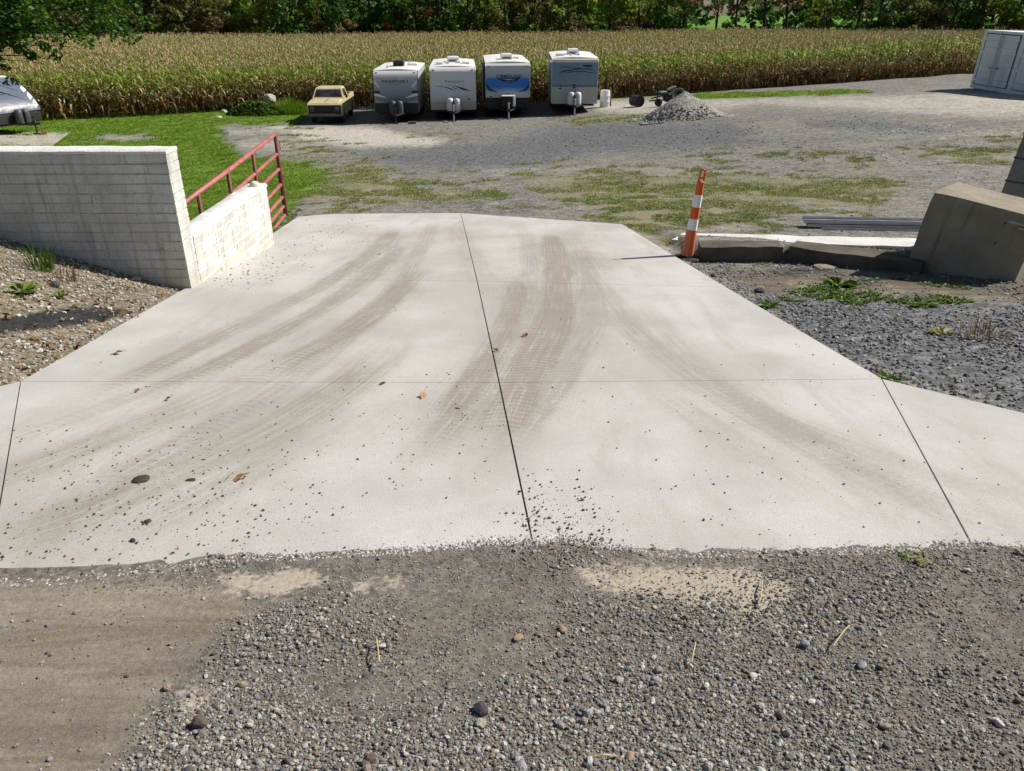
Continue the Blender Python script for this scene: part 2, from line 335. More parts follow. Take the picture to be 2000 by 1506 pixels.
# ---------------------------------------------------------------- concrete ramp: eight poured panels with sawn joints
def concrete_mat():
    g = NG('ramp_concrete'); p = g.pos()
    n1 = g.noise(p, .8, 5, .6); n5 = g.noise(p, 5, 6, .65); n60 = g.noise(p, 70, 3, .7); n200 = g.noise(p, 210, 2, .7)
    col = g.mix(g.rng(n1, .34, .64), (.475, .465, .44), (.60, .59, .565))
    col = g.mix(g.rng(g.noise(g.vscale(p, (2.2, .55, 1)), 1.1, 6, .68, .8), .46, .74, 0, .62), col, (.385, .37, .34))
    col = g.mix(g.rng(n200, .36, .60, .50, 0), col, (.33, .31, .28))
    # broom finish: fine lines across the ramp
    br = g.noise(g.vscale(p, (1.2, 60, 1)), 3.0, 3, .6)
    col = g.mix(g.rng(br, .45, .75, 0, .16), col, (.42, .40, .365))
    d = g.attr('dirt'); along = g.attr('along'); acr = g.attr('across')
    cx_ = g.nd('ShaderNodeCombineXYZ'); g.link(g.math('MULTIPLY', along, 1.1), cx_.inputs[0]); g.link(g.math('MULTIPLY', acr, 46), cx_.inputs[1]); stk = g.noise(cx_.outputs[0], 1.0, 4, .65)
    wave = g.math('SINE', g.math('ADD', g.math('MULTIPLY', along, 2 * math.pi / .062), g.math('ADD', g.math('MULTIPLY', acr, 30), g.math('MULTIPLY', n5, 9.0))))
    tread = g.math('ADD', g.math('MULTIPLY', wave, g.math('MULTIPLY', g.attr('tread'), g.math('MULTIPLY', n5, .5))), 1.0)
    brk = g.math('ADD', g.math('MULTIPLY', g.math('SUBTRACT', n5, .5), 1.0), g.math('MULTIPLY', g.math('SUBTRACT', n60, .5), 1.6))
    brk = g.math('ADD', brk, g.math('MULTIPLY', g.math('SUBTRACT', stk, .5), 2.6))
    dd = g.math('MULTIPLY', g.math('MULTIPLY', d, tread), g.math('ADD', 1.0, brk))
    dd = g.math('MINIMUM', g.math('MAXIMUM', g.math('MULTIPLY', dd, .8), 0.0), .8)
    dc = g.mix(g.attr('brown'), (.30, .285, .255), (.235, .195, .145))
    col = g.mix(dd, col, dc)
    # fine sandy specks and dark grit ground into the surface
    v = g.vor(p, 95, 'Distance'); gate = g.sep(g.vor(p, 95))[0]
    spk = g.math('MULTIPLY', g.rng(v, .10, .22, 1, 0), g.rng(gate, .80, .86))
    col = g.mix(g.math('MULTIPLY', spk, g.rng(g.math('ADD', n5, g.math('MULTIPLY', g.attr('grit'), .5)), .45, .75, 0.1, .85)), col, (.13, .105, .08))
    # chipped, chalky, muddy lip where the gravel starts
    lip = g.attr('lip')
    le = g.math('ADD', lip, g.math('MULTIPLY', g.math('SUBTRACT', n60, .5), 1.2))
    col = g.mix(g.rng(le, .35, .6, 0, .75), col, (.74, .73, .71))
    le2 = g.math('ADD', lip, g.math('MULTIPLY', g.math('SUBTRACT', g.noise(p, 26, 5, .7), .5), 1.7))
    col = g.mix(g.rng(le2, .9, 1.12), col, (.17, .14, .105))
    h = g.math('ADD', g.math('MULTIPLY', n200, .5), g.math('ADD', g.math('MULTIPLY', br, .35), g.math('MULTIPLY', g.rng(le, .3, .7), g.math('MULTIPLY', g.noise(p, 120, 3, .7), 2.5))))
    g.bump(h, .5, .008)
    return g.done(col, .9, 0, .25)
CONC = concrete_mat()
# tyre tracks: (photo-traced path, half width m, strength, brown, tread)
TR = [([(-120, 1130), (120, 1000), (330, 880), (520, 775), (680, 660), (780, 560), (830, 470), (850, 430)], .13, .42, .35, .7), ([(-450, 990), (-40, 880), (150, 815), (330, 745), (470, 690), (600, 620), (720, 530), (790, 450)], .10, .34, .4, .6), ([(700, 1010), (820, 900), (920, 790), (985, 700), (1040, 600), (1040, 500), (1020, 440)], .14, .32, .45, .6), ([(900, 1010), (990, 880), (1080, 760), (1130, 660), (1150, 560), (1130, 470)], .12, .28, .3, .7), ([(1150, 520), (1200, 600), (1290, 690), (1420, 770), (1600, 850), (1800, 920), (2040, 985), (2500, 1090)], .11, .28, .2, .3), ([(1230, 560), (1330, 680), (1470, 790), (1640, 890), (1850, 1000), (2050, 1100)], .1, .26, .2, .6), ([(1000, 1020), (1250, 1010), (1500, 1025), (1660, 1000)], .16, .2, .1, .2),
      ([(-500, 1060), (-60, 955), (120, 890), (260, 835), (420, 770), (560, 700)], .20, .45, .7, .1), ([(60, 830), (190, 765), (300, 718), (400, 668), (520, 612), (640, 552), (730, 492), (780, 440)], .13, .62, .55, .7),
      ([(200, 820), (360, 742), (450, 700), (540, 652), (640, 598), (720, 545), (800, 470)], .12, .55, .6, .8), ([(400, 800), (560, 705), (640, 668), (710, 626), (770, 580), (830, 510)], .17, .55, .8, .9),
      ([(-500, 1180), (-60, 1075), (160, 1010), (300, 945), (450, 880), (580, 815), (700, 735), (800, 650)], .22, .5, .8, .15), ([(-250, 1230), (150, 1090), (330, 1010), (470, 935), (620, 850), (720, 780)], .13, .3, .8, .1),
      ([(800, 930), (880, 800), (940, 720), (985, 645), (1005, 590), (1010, 530)], .12, .55, .75, .6), ([(940, 920), (985, 830), (1010, 770), (1045, 700), (1075, 650), (1092, 595), (1090, 520), (1070, 450)], .16, .75, .85, 1.0),
      ([(1010, 900), (1080, 770), (1130, 690), (1165, 630), (1160, 570), (1130, 500)], .12, .42, .1, .9), ([(1180, 590), (1250, 660), (1330, 730), (1450, 800), (1600, 880), (1750, 955), (1900, 1010), (2060, 1050), (2500, 1150)], .15, .36, .2, .4),
      ([(1200, 690), (1290, 770), (1400, 840), (1520, 925), (1640, 1010), (1760, 1110)], .14, .28, .2, .3), ([(1180, 615), (1240, 628), (1330, 650)], .16, .28, 1, .1), ([(880, 430), (920, 500), (950, 560), (960, 610)], .2, .3, .5, .2),
      ([(720, 440), (690, 500), (640, 560)], .3, .22, .4, .2), ([(1100, 440), (1130, 500), (1160, 560)], .35, .25, .4, .1), ([(960, 500), (1180, 505), (1340, 540)], .5, .16, .5, .0), ([(640, 470), (860, 460), (1060, 455)], .5, .16, .5, .0)]
TRW = [(hit([a for a, b in pts], [b for a, b in pts], slabz)[:, :2], hw, st, br, td) for pts, hw, st, br, td in TR]
def dense(pl, n=40):
    pl = np.asarray(pl); t = np.linspace(0, len(pl) - 1, n); k = np.arange(len(pl))
    q = np.stack([np.interp(t, k, pl[:, 0]), np.interp(t, k, pl[:, 1])], -1)
    for _ in range(6): q[1:-1] = (q[:-2] + 2 * q[1:-1] + q[2:]) / 4
    return q
TRD = [(dense(p), hw, st, br, td) for p, hw, st, br, td in TRW]
def dirt_at(x, y):
    D_ = np.zeros_like(x); BR = np.zeros_like(x); TD = np.zeros_like(x); AL = np.zeros_like(x); AC = np.zeros_like(x); best = np.zeros_like(x) + 1e-3
    for q, hw, st, br, td in TRD:
        seg = np.hypot(*(q[1:] - q[:-1]).T); cum = np.concatenate([[0], np.cumsum(seg)]); dm = np.full(x.shape, 1e9); al = np.zeros_like(x)
        for i in range(len(seg)):
            a = q[i]; ab = q[i + 1] - a; t = np.clip(((x - a[0]) * ab[0] + (y - a[1]) * ab[1]) / (ab @ ab + 1e-9), 0, 1)
            dd = np.hypot(x - a[0] - t * ab[0], y - a[1] - t * ab[1]); m = dd < dm; dm = np.where(m, dd, dm); al = np.where(m, cum[i] + t * seg[i], al)
        ends = sm(0, 1.3, al) * (1 - sm(cum[-1] - 1.3, cum[-1], al))
        k = st * (1 - sm(hw * .45, hw * 1.2, dm)) * ends * (.82 + .18 * np.sin(al * 2.1 + hw * 90)) + st * .35 * np.exp(-(dm / (hw * 2.4)) ** 2) * ends
        D_ = D_ + k; m = k > best; best = np.where(m, k, best); BR = np.where(m, br, BR); TD = np.where(m, td * (1 - sm(hw * .8, hw * 1.2, dm)), TD); AL = np.where(m, al, AL); AC = np.where(m, np.abs(dm), AC)
    return np.minimum(D_, 1), BR, TD, AL, AC
S_ = lambda px, py: hit(px, py, slabz)[:2]
pFL, pFC, pFR = S_(592, 418), S_(900, 416), S_(1215, 438)
pL1, pC1, pR1 = S_(398, 543), S_(932, 549), S_(1418, 561)
pL2, pC2, pR2 = S_(40, 745), S_(975, 747), S_(1722, 740)
pL3, pC3, pR3 = S_(-30, 1155), S_(1043, 1072), S_(1906, 1078)
pLo, pRo = pL2 + np.array([-.75, -.95]), pR2 + np.array([.95, -1.15])
pLn, pRn = S_(-420, 1175), S_(2450, 1105)
def line(a, b, n): t = np.linspace(0, 1, n)[:, None]; return np.asarray(a) * (1 - t) + np.asarray(b) * t
def poly(pts, n):
    q = np.array([S_(a, b) for a, b in pts]); c = np.concatenate([[0], np.cumsum(np.hypot(*(q[1:] - q[:-1]).T))]); t = np.linspace(0, c[-1], n)
    return np.stack([np.interp(t, c, q[:, 0]), np.interp(t, c, q[:, 1])], -1)
nearL = [(-30, 1155), (100, 1152), (200, 1136), (330, 1124), (420, 1108), (600, 1100), (800, 1088), (950, 1070), (1043, 1072)]
nearR = [(1043, 1072), (1100, 1062), (1180, 1078), (1300, 1096), (1500, 1096), (1700, 1090), (1906, 1078)]
nearLo = [(-420, 1175), (-200, 1165), (-30, 1155)]; nearRo = [(1906, 1078), (2000, 1090), (2200, 1100), (2450, 1105)]
def wig(q, amp, sd):
    q = q.copy(); r = np.random.default_rng(sd); e = r.normal(0, amp, len(q)); e = np.convolve(e, [.25, .5, .25], 'same'); e[0] = e[-1] = 0; q[:, 1] += e; return q
ramp = tag(link(bpy.data.objects.new('driveway', None)), 'pale concrete ramp descending to the gravel yard', 'driveway', kind='structure')
def panel(bot, top, lef, rig, joints, label=None):
    """Coons patch between four edges; joints = which of (left, right, bottom, top) are sawn joints; those edges draw back a few mm"""
    nu, nv = len(bot), len(lef); u = np.linspace(0, 1, nu)[None, :, None]; v = np.linspace(0, 1, nv)[:, None, None]
    P = ((1 - v) * bot[None] + v * top[None] + (1 - u) * lef[:, None] + u * rig[:, None]
         - ((1 - u) * (1 - v) * bot[0] + u * (1 - v) * bot[-1] + (1 - u) * v * top[0] + u * v * top[-1]))
    wd = np.linalg.norm(bot[0] - bot[-1]); hg = np.linalg.norm(lef[0] - lef[-1])
    if joints[0]: P[:, 0] += (P[:, 1] - P[:, 0]) / np.linalg.norm(P[:, 1] - P[:, 0], axis=-1, keepdims=True) * .0045
    if joints[1]: P[:, -1] += (P[:, -2] - P[:, -1]) / np.linalg.norm(P[:, -2] - P[:, -1], axis=-1, keepdims=True) * .0045
    if joints[2]: P[0] += (P[1] - P[0]) / np.linalg.norm(P[1] - P[0], axis=-1, keepdims=True) * .0024
    if joints[3]: P[-1] += (P[-2] - P[-1]) / np.linalg.norm(P[-2] - P[-1], axis=-1, keepdims=True) * .0024
    x, y = P[..., 0].ravel(), P[..., 1].ravel(); z = slabz(x, y)
    lipd = np.zeros((nv, nu))
    if not joints[2]: lipd = np.exp(-((P[..., 1] - bot[None, :, 1]) / .075) ** 2) * 1.0
    z = z - .02 * lipd.ravel() ** 2
    dirt, br, td, al, ac = dirt_at(x, y)
    ppx, ppy, _ = proj(x, y, z)
    grit = polymask(ppx, ppy, [(-300, 780), (500, 750), (700, 860), (600, 1060), (200, 1140), (-300, 1150)], 80) + polymask(ppx, ppy, [(980, 1090), (1010, 960), (1130, 930), (1220, 1040), (1200, 1090)], 40)
    wallg = polymask(ppx, ppy, [(380, 560), (520, 480), (640, 440), (700, 445), (560, 520), (470, 570)], 25) * .5
    N = nu * nv; idx = np.arange(N).reshape(nv, nu)
    fs = np.stack([idx[:-1, :-1], idx[:-1, 1:], idx[1:, 1:], idx[1:, :-1]], -1).reshape(-1, 4).tolist()
    vs = np.stack([x, y, z], -1)
    loop = np.concatenate([idx[0, :], idx[1:, -1], idx[-1, -2::-1], idx[-2:0:-1, 0]]); low = vs[loop].copy(); low[:, 2] -= .13
    for k in range(len(loop)):
        k2 = (k + 1) % len(loop); fs.append([loop[k2], loop[k], N + k, N + k2])
    ex = lambda a: np.concatenate([a, a[loop]])
    me = mesh_np('concrete_panel', np.concatenate([vs, low]), fs, False, dict(dirt=ex(np.minimum(dirt, 1)), brown=ex(br), tread=ex(td), along=ex(al), across=ex(ac), grit=ex(np.clip(grit + wallg, 0, 1)), lip=ex(lipd.ravel())))
    me.materials.append(CONC)
    o = put('concrete_panel', me, ramp)
    if label: o['label'] = label
    return o
NU, NV = 76, 64
jl, jr = poly(nearL, NU), poly(nearR, NU)
fa, fb = line(pFL, pFC, NU), line(pFC, pFR, NU)
fa[:, 1] -= .35 * (np.linspace(1, 0, NU) ** 8)
panel(wig(jl, .022, 1), line(pL2, pC2, NU), line(pL3, pL2, NV), line(pC3, pC2, NV), (1, 1, 0, 1))
panel(wig(jr, .022, 2), line(pC2, pR2, NU), line(pC3, pC2, NV), line(pR3, pR2, NV), (1, 1, 0, 1))
panel(line(pL2, pC2, NU), line(pL1, pC1, NU), line(pL2, pL1, NV), line(pC2, pC1, NV), (0, 1, 1, 1))
panel(line(pC2, pR2, NU), line(pC1, pR1, NU), line(pC2, pC1, NV), line(pR2, pR1, NV), (1, 0, 1, 1))
panel(line(pL1, pC1, NU), fa, line(pL1, pFL - [0, .35], NV), line(pC1, pFC, NV), (0, 1, 1, 0))
panel(line(pC1, pR1, NU), fb, line(pC1, pFC, NV), line(pR1, pFR, NV), (1, 0, 1, 0))
panel(wig(poly(nearLo, 40), .01, 3), line(pLo, pL2, 40), line(pLn, pLo, 40), line(pL3, pL2, 40), (0, 1, 0, 0))
panel(wig(poly(nearRo, 40), .01, 4), line(pR2, pRo, 40), line(pR3, pR2, 40), line(pRn, pRo, 40), (1, 0, 0, 0))
fil = []
for a in [pLn, pL3, pC3, pR3, pRn, pRo, pR2, pR1, pFR, pFC, pFL, pL1, pL2, pLo]: fil.append((a[0] + (-.4 - a[0]) * .012, a[1] + (5.5 - a[1]) * .012))
fm = MB(); rows = []
for q0, q1 in ((pL3, pR3), (pL2, pR2), (pL1, pR1), (pFL, pFR)):
    rows.append([(p[0], p[1], float(slabz(p[0], p[1])) - .016) for p in line(q0 + (q1 - q0) * .004 + [0, .03], q1 + (q0 - q1) * .004 + [0, -.03 if q0 is pFL else .03], 24)])
fm.sheet(rows); fm.build('joint_filler', pm('joint_filler', (.055, .048, .038), .95, var=.4, sc=30), ramp)
# ---------------------------------------------------------------- white painted block wall
def wall_mat():
    g = NG('painted_block'); p = g.pos(); z = g.sep(p)[2]
    n3 = g.noise(p, 3, 6, .65); n30 = g.noise(p, 38, 4, .7)
    drip = g.noise(g.vscale(p, (9, 9, .45)), 1.6, 6, .7, .3)
    col = g.mix(g.rng(n3, .3, .7), (.52, .51, .475), (.70, .695, .66))
    col = g.mix(g.rng(drip, .50, .70, 0, .75), col, (.27, .25, .205))
    col = g.mix(g.rng(n30, .52, .70, 0, .6), col, (.36, .335, .285))
    low = g.math('ADD', g.math('MULTIPLY', z, -1.0), g.math('MULTIPLY', g.sep(p)[1], -.125))
    col = g.mix(g.math('MULTIPLY', g.rng(g.math('ADD', low, g.math('MULTIPLY', n3, .35)), -.12, .18), .45), col, (.50, .45, .33))
    g.bump(g.math('ADD', n30, g.math('MULTIPLY', g.noise(p, 110, 3, .6), .6)), .75, .01)
    return g.done(col, .85, 0, .25)
WALLM = wall_mat()
def wcap_mat():
    g = NG('painted_cap'); p = g.pos(); n = g.noise(p, 4, 7, .7); n2 = g.noise(p, 40, 4, .7)
    col = g.mix(g.rng(n, .35, .7), (.80, .80, .785), (.64, .63, .60)); col = g.mix(g.rng(n2, .62, .75, 0, .5), col, (.40, .37, .32))
    g.bump(n2, .7, .015); return g.done(col, .85, 0, .25)
WCAP = wcap_mat()
MORT = pm('mortar_joint', (.50, .48, .44), .95, var=.25, sc=14, dirt=(.24, .20, .16), damt=.6, bump=.006)
JOIST = .0895
WX, WY0, WY1 = -3.28, 7.50, 7.76
wall = thing('block_wall', 'white painted block wall with a low wing along the concrete ramp', 'wall', (WX, WY0, -.9))
wall_top = CAMZ - .1583 * 7.5
def wp(me, name, loc, rot=None):
    o = put(name, me, wall); o.location = Vector(loc) - wall.location
    if rot is not None: o.rotation_euler = rot
    return o
def rough_block(L, D, Hh, seed):
    bm = bmesh.new(); bmesh.ops.create_cube(bm, size=1)
    for v in bm.verts: v.co = Vector((v.co.x * L, v.co.y * D, v.co.z * Hh))
    bmesh.ops.bevel(bm, geom=bm.edges[:], offset=.0045, segments=1, affect='EDGES')
    for v in bm.verts:
        if abs(abs(v.co.x) - L / 2) < .006 and abs(abs(v.co.y) - D / 2) < .006: v.co.x = math.copysign(L / 2 - .0004, v.co.x); v.co.y = math.copysign(D / 2 - .0012, v.co.y)
    r = random.Random(seed)
    for v in bm.verts: v.co += Vector((r.gauss(0, .0012), r.gauss(0, .0018), r.gauss(0, .0014)))
    me = bpy.data.meshes.new('block'); bm.to_mesh(me); bm.free(); me.materials.append(WALLM); return me
PIT = .094
full = [rough_block(.3993, .262, PIT - .0095, k) for k in range(4)]; half = [rough_block(.1993, .262, PIT - .0095, 9 + k) for k in range(2)]
core = MB().box(-3.3, -.006, .006, .254, -1.9, wall_top - .045)
o = core.build('mortar_core', MORT, wall); o.location = Vector((WX, WY0, 0)) - wall.location
nrow = 16
for r in range(nrow):
    zc = wall_top - .03 - PIT * (r + .5); x = WX; first = r % 2
    while x > WX - 3.25:
        L = .2 if first else .4; first = 0
        xc = x - L / 2
        if zc + PIT / 2 > float(gz(xc, WY0 - .02)) - .08:
            wp(random.choice(half if L < .3 else full), 'block', (xc, (WY0 + WY1) / 2 + random.gauss(0, .0015), zc), (random.gauss(0, .003), 0, random.gauss(0, .003)))
        x -= L
cap = MB(); n = 34; rows = []
for j, (yy, zz) in enumerate(((WY0 - .006, -.034), (WY0 - .008, -.008), (WY0 + .012, .004), ((WY0 + WY1) / 2, .007), (WY1 - .01, .004), (WY1 + .006, -.008), (WY1 + .006, -.034))):
    rows.append([(WX + .006 - k * 3.29 / (n - 1), yy + random.gauss(0, .002), wall_top + zz + random.gauss(0, .0016)) for k in range(n)])
cap.sheet(rows); cap.f.append(tuple(j * n for j in range(7)))
o = cap.build('wall_cap', WCAP, wall, 40); o.location = -wall.location
# wing: same blocks laid along the ramp, level top
WL = 2.62; wing_top = CAMZ - 2.075; ya = WY1 + .003
wxc = WX - .128
o = MB().box(-.1285, .1285, .002, WL - .003, -1.6, -.05).build('mortar_core', WCAP, wall); o.location = Vector((wxc, ya, wing_top)) - wall.location
for r in range(11):
    zc = wing_top - .03 - PIT * (r + .5); y = ya; first = r % 2
    while y < ya + WL - .05:
        L = .2 if (first or y + .4 > ya + WL + .02) else .4; first = 0
        yc = y + L / 2
        if zc + PIT / 2 > float(slabz(WX, yc)) - .1:
            wp(random.choice(half if L < .3 else full), 'block', (wxc + random.gauss(0, .0015), yc, zc), (0, random.gauss(0, .002), R(90) + random.gauss(0, .003)))
        y += L
cap = MB(); rows = []
for j, (xx, zz) in enumerate(((wxc + .136, -.034), (wxc + .135, -.006), (wxc + .115, .006), (wxc, .008), (wxc - .12, .006), (wxc - .137, -.006), (wxc - .137, -.034))):
    rows.append([(xx + random.gauss(0, .002), ya + k * (WL + .01) / 25, wing_top + zz + random.gauss(0, .0012)) for k in range(26)])
cap.sheet(rows); cap.f.append(tuple(j * 26 + 25 for j in range(7))); cap.f.append(tuple(j * 26 for j in range(7)))
o = cap.build('wing_cap', WCAP, wall, 40); o.location = -wall.location
kn = thing('stone', 'rounded pale lump sitting on the end of the low white wing wall', 'stone', (wxc + .03, ya + WL - .16, wing_top + .006))
def lump(seed, sx, sy, sz, amp=.16, sub=2, flat=True, sharp=0):
    bm = bmesh.new(); bmesh.ops.create_icosphere(bm, subdivisions=sub, radius=1); r = seed * 13.7
    for v in bm.verts:
        c = v.co.copy(); f = 1 + amp * mnoise.noise(c * 1.3 + Vector((r, r * .3, 0))) + amp * .5 * mnoise.noise(c * 3.1 + Vector((0, r, r)))
        if sharp: f = f * (1 - sharp) + sharp * min(1.15, .62 / max(abs(c.x), abs(c.y), abs(c.z)) * (1 + .25 * mnoise.noise(c * .9 + Vector((r, 0, r)))))
        v.co = Vector((c.x * f * sx, c.y * f * sy, c.z * f * sz))
        if flat and v.co.z < -.45 * sz: v.co.z = -.45 * sz
    me = bpy.data.meshes.new('stone'); bm.to_mesh(me); bm.free(); return me
me = lump(3, .062, .055, .045, .1, 3); me.materials.append(pm('knob_paint', (.70, .67, .57), .8, var=.15, sc=20, dirt=(.4, .36, .28))); me.polygons.foreach_set('use_smooth', np.ones(len(me.polygons), bool))
put('stone', me, kn, None, (0, 0, .02))

# ---------------------------------------------------------------- red pipe gate
GP0, GP1 = Vector((-3.70, 8.25, 0)), Vector((-3.93, 13.25, 0))
RED = pm('gate_paint_sunlit', (.40, .13, .125), .5, var=.22, sc=9, dirt=(.24, .09, .05), damt=.5)  # sun and sky light on the rails is put into this lighter red
RED2 = pm('gate_paint_dark', (.16, .035, .03), .6, var=.3, sc=9, dirt=(.12, .05, .03), damt=.6)
zt1 = atD(553, 263, 13.25).z; zt0 = zt1 - .13
gate = thing('pipe_gate', 'open red pipe gate standing on the lawn behind the white wall', 'gate', (GP0.x, GP0.y, float(gz(GP0.x, GP0.y))))
def gpt(t, drop): 
    q = GP0.lerp(GP1, t); q.z = zt0 + (zt1 - zt0) * t - drop; return q - gate.location
GH = 1.33
for k, fr in enumerate((0, .233, .417, .611, .767, .885, 1.0)):
    m = MB(); m.tube([gpt(0, fr * GH), gpt(.5, fr * GH + .012), gpt(1, fr * GH)], .032 if k == 0 else .027, 10); m.build('rail', RED, gate, True)
for t in (0.0, .19, .44, .70, 1.0):
    m = MB(); m.tube([gpt(t, -.01), gpt(t, GH + .012)], .036 if t in (0, 1.0) else .026, 10); o = m.build('upright', RED2, gate, True); o.location = (.012, 0, 0)
m = MB(); m.tube([gpt(1.0, .1), gpt(1.0, .1) + Vector((.05, .05, -.02)), gpt(1.0, .1) + Vector((.05, .04, -.16))], .008, 6)
m.build('latch_chain', RED2, gate, True); m = MB(); m.tube([gpt(1.0, .55) + Vector((-.02, .04, 0)), gpt(1.0, .55) + Vector((-.05, .05, -.1)), gpt(1.0, .55) + Vector((-.03, .04, -.34))], .007, 6); m.build('latch_chain', pm('latch_steel', (.10, .08, .07), .6, .6), gate, True)
gp = thing('gate_post', 'red steel hinge post behind the white wall at the near end of the pipe gate', 'post', (GP0.x + .02, GP0.y - .11, float(gz(GP0.x, GP0.y)) - .1))
MB().tube([(0, 0, 0), (0, 0, zt0 - gp.location.z + .05)], .05, 12).build('pipe', RED2, gp, True)

# ---------------------------------------------------------------- channelizer cone
cb = Vector((2.15, 9.2, 0)); cb.z = float(gz(cb.x, cb.y)) + .005
CH = 1.10
cone = thing('traffic_cone', 'tall orange channelizer cone with two white bands beside the ramp', 'traffic cone', cb, (R(-2.0), R(6.2), R(12)))
ORG = pm('cone_orange', (.62, .105, .02), .45, var=.12, sc=7, dirt=(.25, .10, .05), damt=.35)
ORG2 = pm('cone_orange_faded', (.60, .13, .055), .5, var=.12, sc=7, dirt=(.28, .13, .08), damt=.4)
WHT = NG('reflective_band'); p_ = WHT.obj(); hx = WHT.vor(p_, 60, 'Distance'); 
WHT = WHT.done(WHT.mix(WHT.rng(hx, .1, .5), (.62, .63, .66), (.80, .81, .83)), .3, 0, .5)
RUB = pm('black_rubber', (.018, .018, .019), .75, var=.35, sc=14, dirt=(.12, .10, .08), damt=.5)
def octo(r, z, n=8):
    r = r * .84
    return [(r * math.cos(2 * math.pi * (k + .5) / n), r * math.sin(2 * math.pi * (k + .5) / n), z) for k in range(n)]
m = MB(); m.loft([octo(.215, 0), octo(.215, .022), octo(.20, .034), octo(.105, .042), octo(.10, .06)]); o = m.build('base', RUB, cone); o.rotation_euler = (R(2), R(-6.2), 0)
segs = [(.045, .135, .095, .090), (.13, .21, .088, .083), (.205, .335, .081, .076)]
m = MB()
for z0, z1, r0, r1 in segs: m.loft([octo(r0, z0 * CH), octo(r1, z1 * CH)])
m.build('lower_body', ORG2, cone)
MB().loft([octo(.068, .45 * CH), octo(.064, .585 * CH)]).build('middle_body', ORG, cone)
m = MB(); m.loft([octo(.056, .71 * CH), octo(.053, .852 * CH), octo(.038, .866 * CH)]); m.build('upper_body', ORG, cone)
for z0, z1, r0, r1 in ((.330, .456, .0735, .0705), (.582, .716, .0635, .060)):
    m = MB(); m.loft([octo(r0, z0 * CH), octo(r1, z1 * CH)]); m.build('reflective_band', WHT, cone)
m = MB(); lo = []
for k in range(13):
    a = math.pi * k / 12; lo.append((-.030 * math.cos(a), 0, .955 * CH + .032 * math.sin(a)))
m.tube([(-.034, 0, .86 * CH)] + lo + [(.034, 0, .86 * CH)], .0115, 8); m.tube([(-.03, 0, .895 * CH), (.03, 0, .895 * CH)], .011, 8); m.build('handle', ORG, cone, True)

# ---------------------------------------------------------------- tilted concrete block and things round it
def oldc(name, a, b, stain):
    g = NG(name); p = g.obj(); n = g.noise(p, 2.2, 7, .68); n2 = g.noise(p, 16, 5, .7); v = g.vor(p, 9, 'Distance')
    dr = g.noise(g.vscale(p, (5, 5, .5)), 1.5, 6, .7, .2)
    col = g.mix(g.rng(n, .35, .68), a, b); col = g.mix(g.rng(dr, .55, .76, 0, .65), col, stain); col = g.mix(g.rng(n2, .58, .74, 0, .4), col, stain)
    pit = g.math('MULTIPLY', g.rng(v, .05, .11, 1, 0), g.rng(g.sep(g.vor(p, 9))[0], .72, .8)); col = g.mix(pit, col, (.05, .045, .035))
    g.bump(g.math('ADD', n2, g.math('MULTIPLY', pit, -1.5)), .7, .012); return g.done(col, .92, 0, .2)
OLDC = oldc('weathered_concrete', (.25, .22, .165), (.34, .305, .24), (.11, .09, .06))
bc = H(1770, 518); bl = thing('concrete_block', 'big tilted gray concrete block at the right edge, chipped at its near corner', 'concrete block', bc, (R(-1.0), R(6.5), R(-45)))
def chip_block():
    bm = bmesh.new(); W_, D_, H_ = 1.08, .80, .86
    bmesh.ops.create_cube(bm, size=1)
    for v in bm.verts: v.co = Vector(((v.co.x + .5) * W_, (v.co.y + .5) * D_, (v.co.z + .5) * (H_ + .25) - .25))
    bmesh.ops.subdivide_edges(bm, edges=bm.edges[:], cuts=7, use_grid_fill=True)
    for v in bm.verts:
        c = v.co; e = sum((abs(c.x) < .01 or abs(c.x - W_) < .01, abs(c.y) < .01 or abs(c.y - D_) < .01, abs(c.z - H_) < .01))
        a = .002 + (.006 if e >= 2 else 0); k = mnoise.noise_vector(c * 5.3) 
        cen = Vector((W_ / 2, D_ / 2, H_ / 2)); pull = (cen - c).normalized() * (abs(k.z) * a * 1.3)
        v.co += k * a * .4 + pull
        if (c - Vector((0, 0, H_))).length < .2: v.co += Vector((.012, .01, -.014)) * (1 - (c - Vector((0, 0, H_))).length / .2)
        if c.z > H_ - .16 and c.z < H_ - .02 and c.x > W_ * .88 and c.y < .2: v.co += Vector((-.02, .05, -.01))
    bmesh.ops.recalc_face_normals(bm, faces=bm.faces[:]); me = bpy.data.meshes.new('block_body'); bm.to_mesh(me); bm.free(); me.materials.append(OLDC); return me
put('block_body', chip_block(), bl)
m = MB(); m.box(.80, 1.12, -.03, .28, .745, .772, .008); m.box(.92, 1.13, -.045, .2, .712, .732, .006); m.build('split_flake', oldc('flake_concrete', (.45, .43, .38), (.55, .52, .46), (.25, .22, .18)), bl)
# gray metal stand at the right edge, unseen top added to cast shadow
sp = atD(1996, 395, 9.9); gs = thing('metal_stand', 'gray steel post rising behind the tilted concrete block at the right edge', 'post', (sp.x - .26, 9.95, float(gz(sp.x, 9.95))), (0, R(7), R(8)))
GRY = pm('gray_steel', (.17, .18, .175), .5, .3, var=.2, sc=4, dirt=(.12, .09, .06), damt=.4)
MB().box(0, .42, 0, .12, -.1, 1.9, .008).build('post_body', GRY, gs)
dks = pm('dark_steel', (.06, .065, .065), .6, .4)
for z in (.55, .86, 1.15, 1.45): MB().box(-.004, .424, -.006, .126, z, z + .022).build('weld_strip', dks, gs)
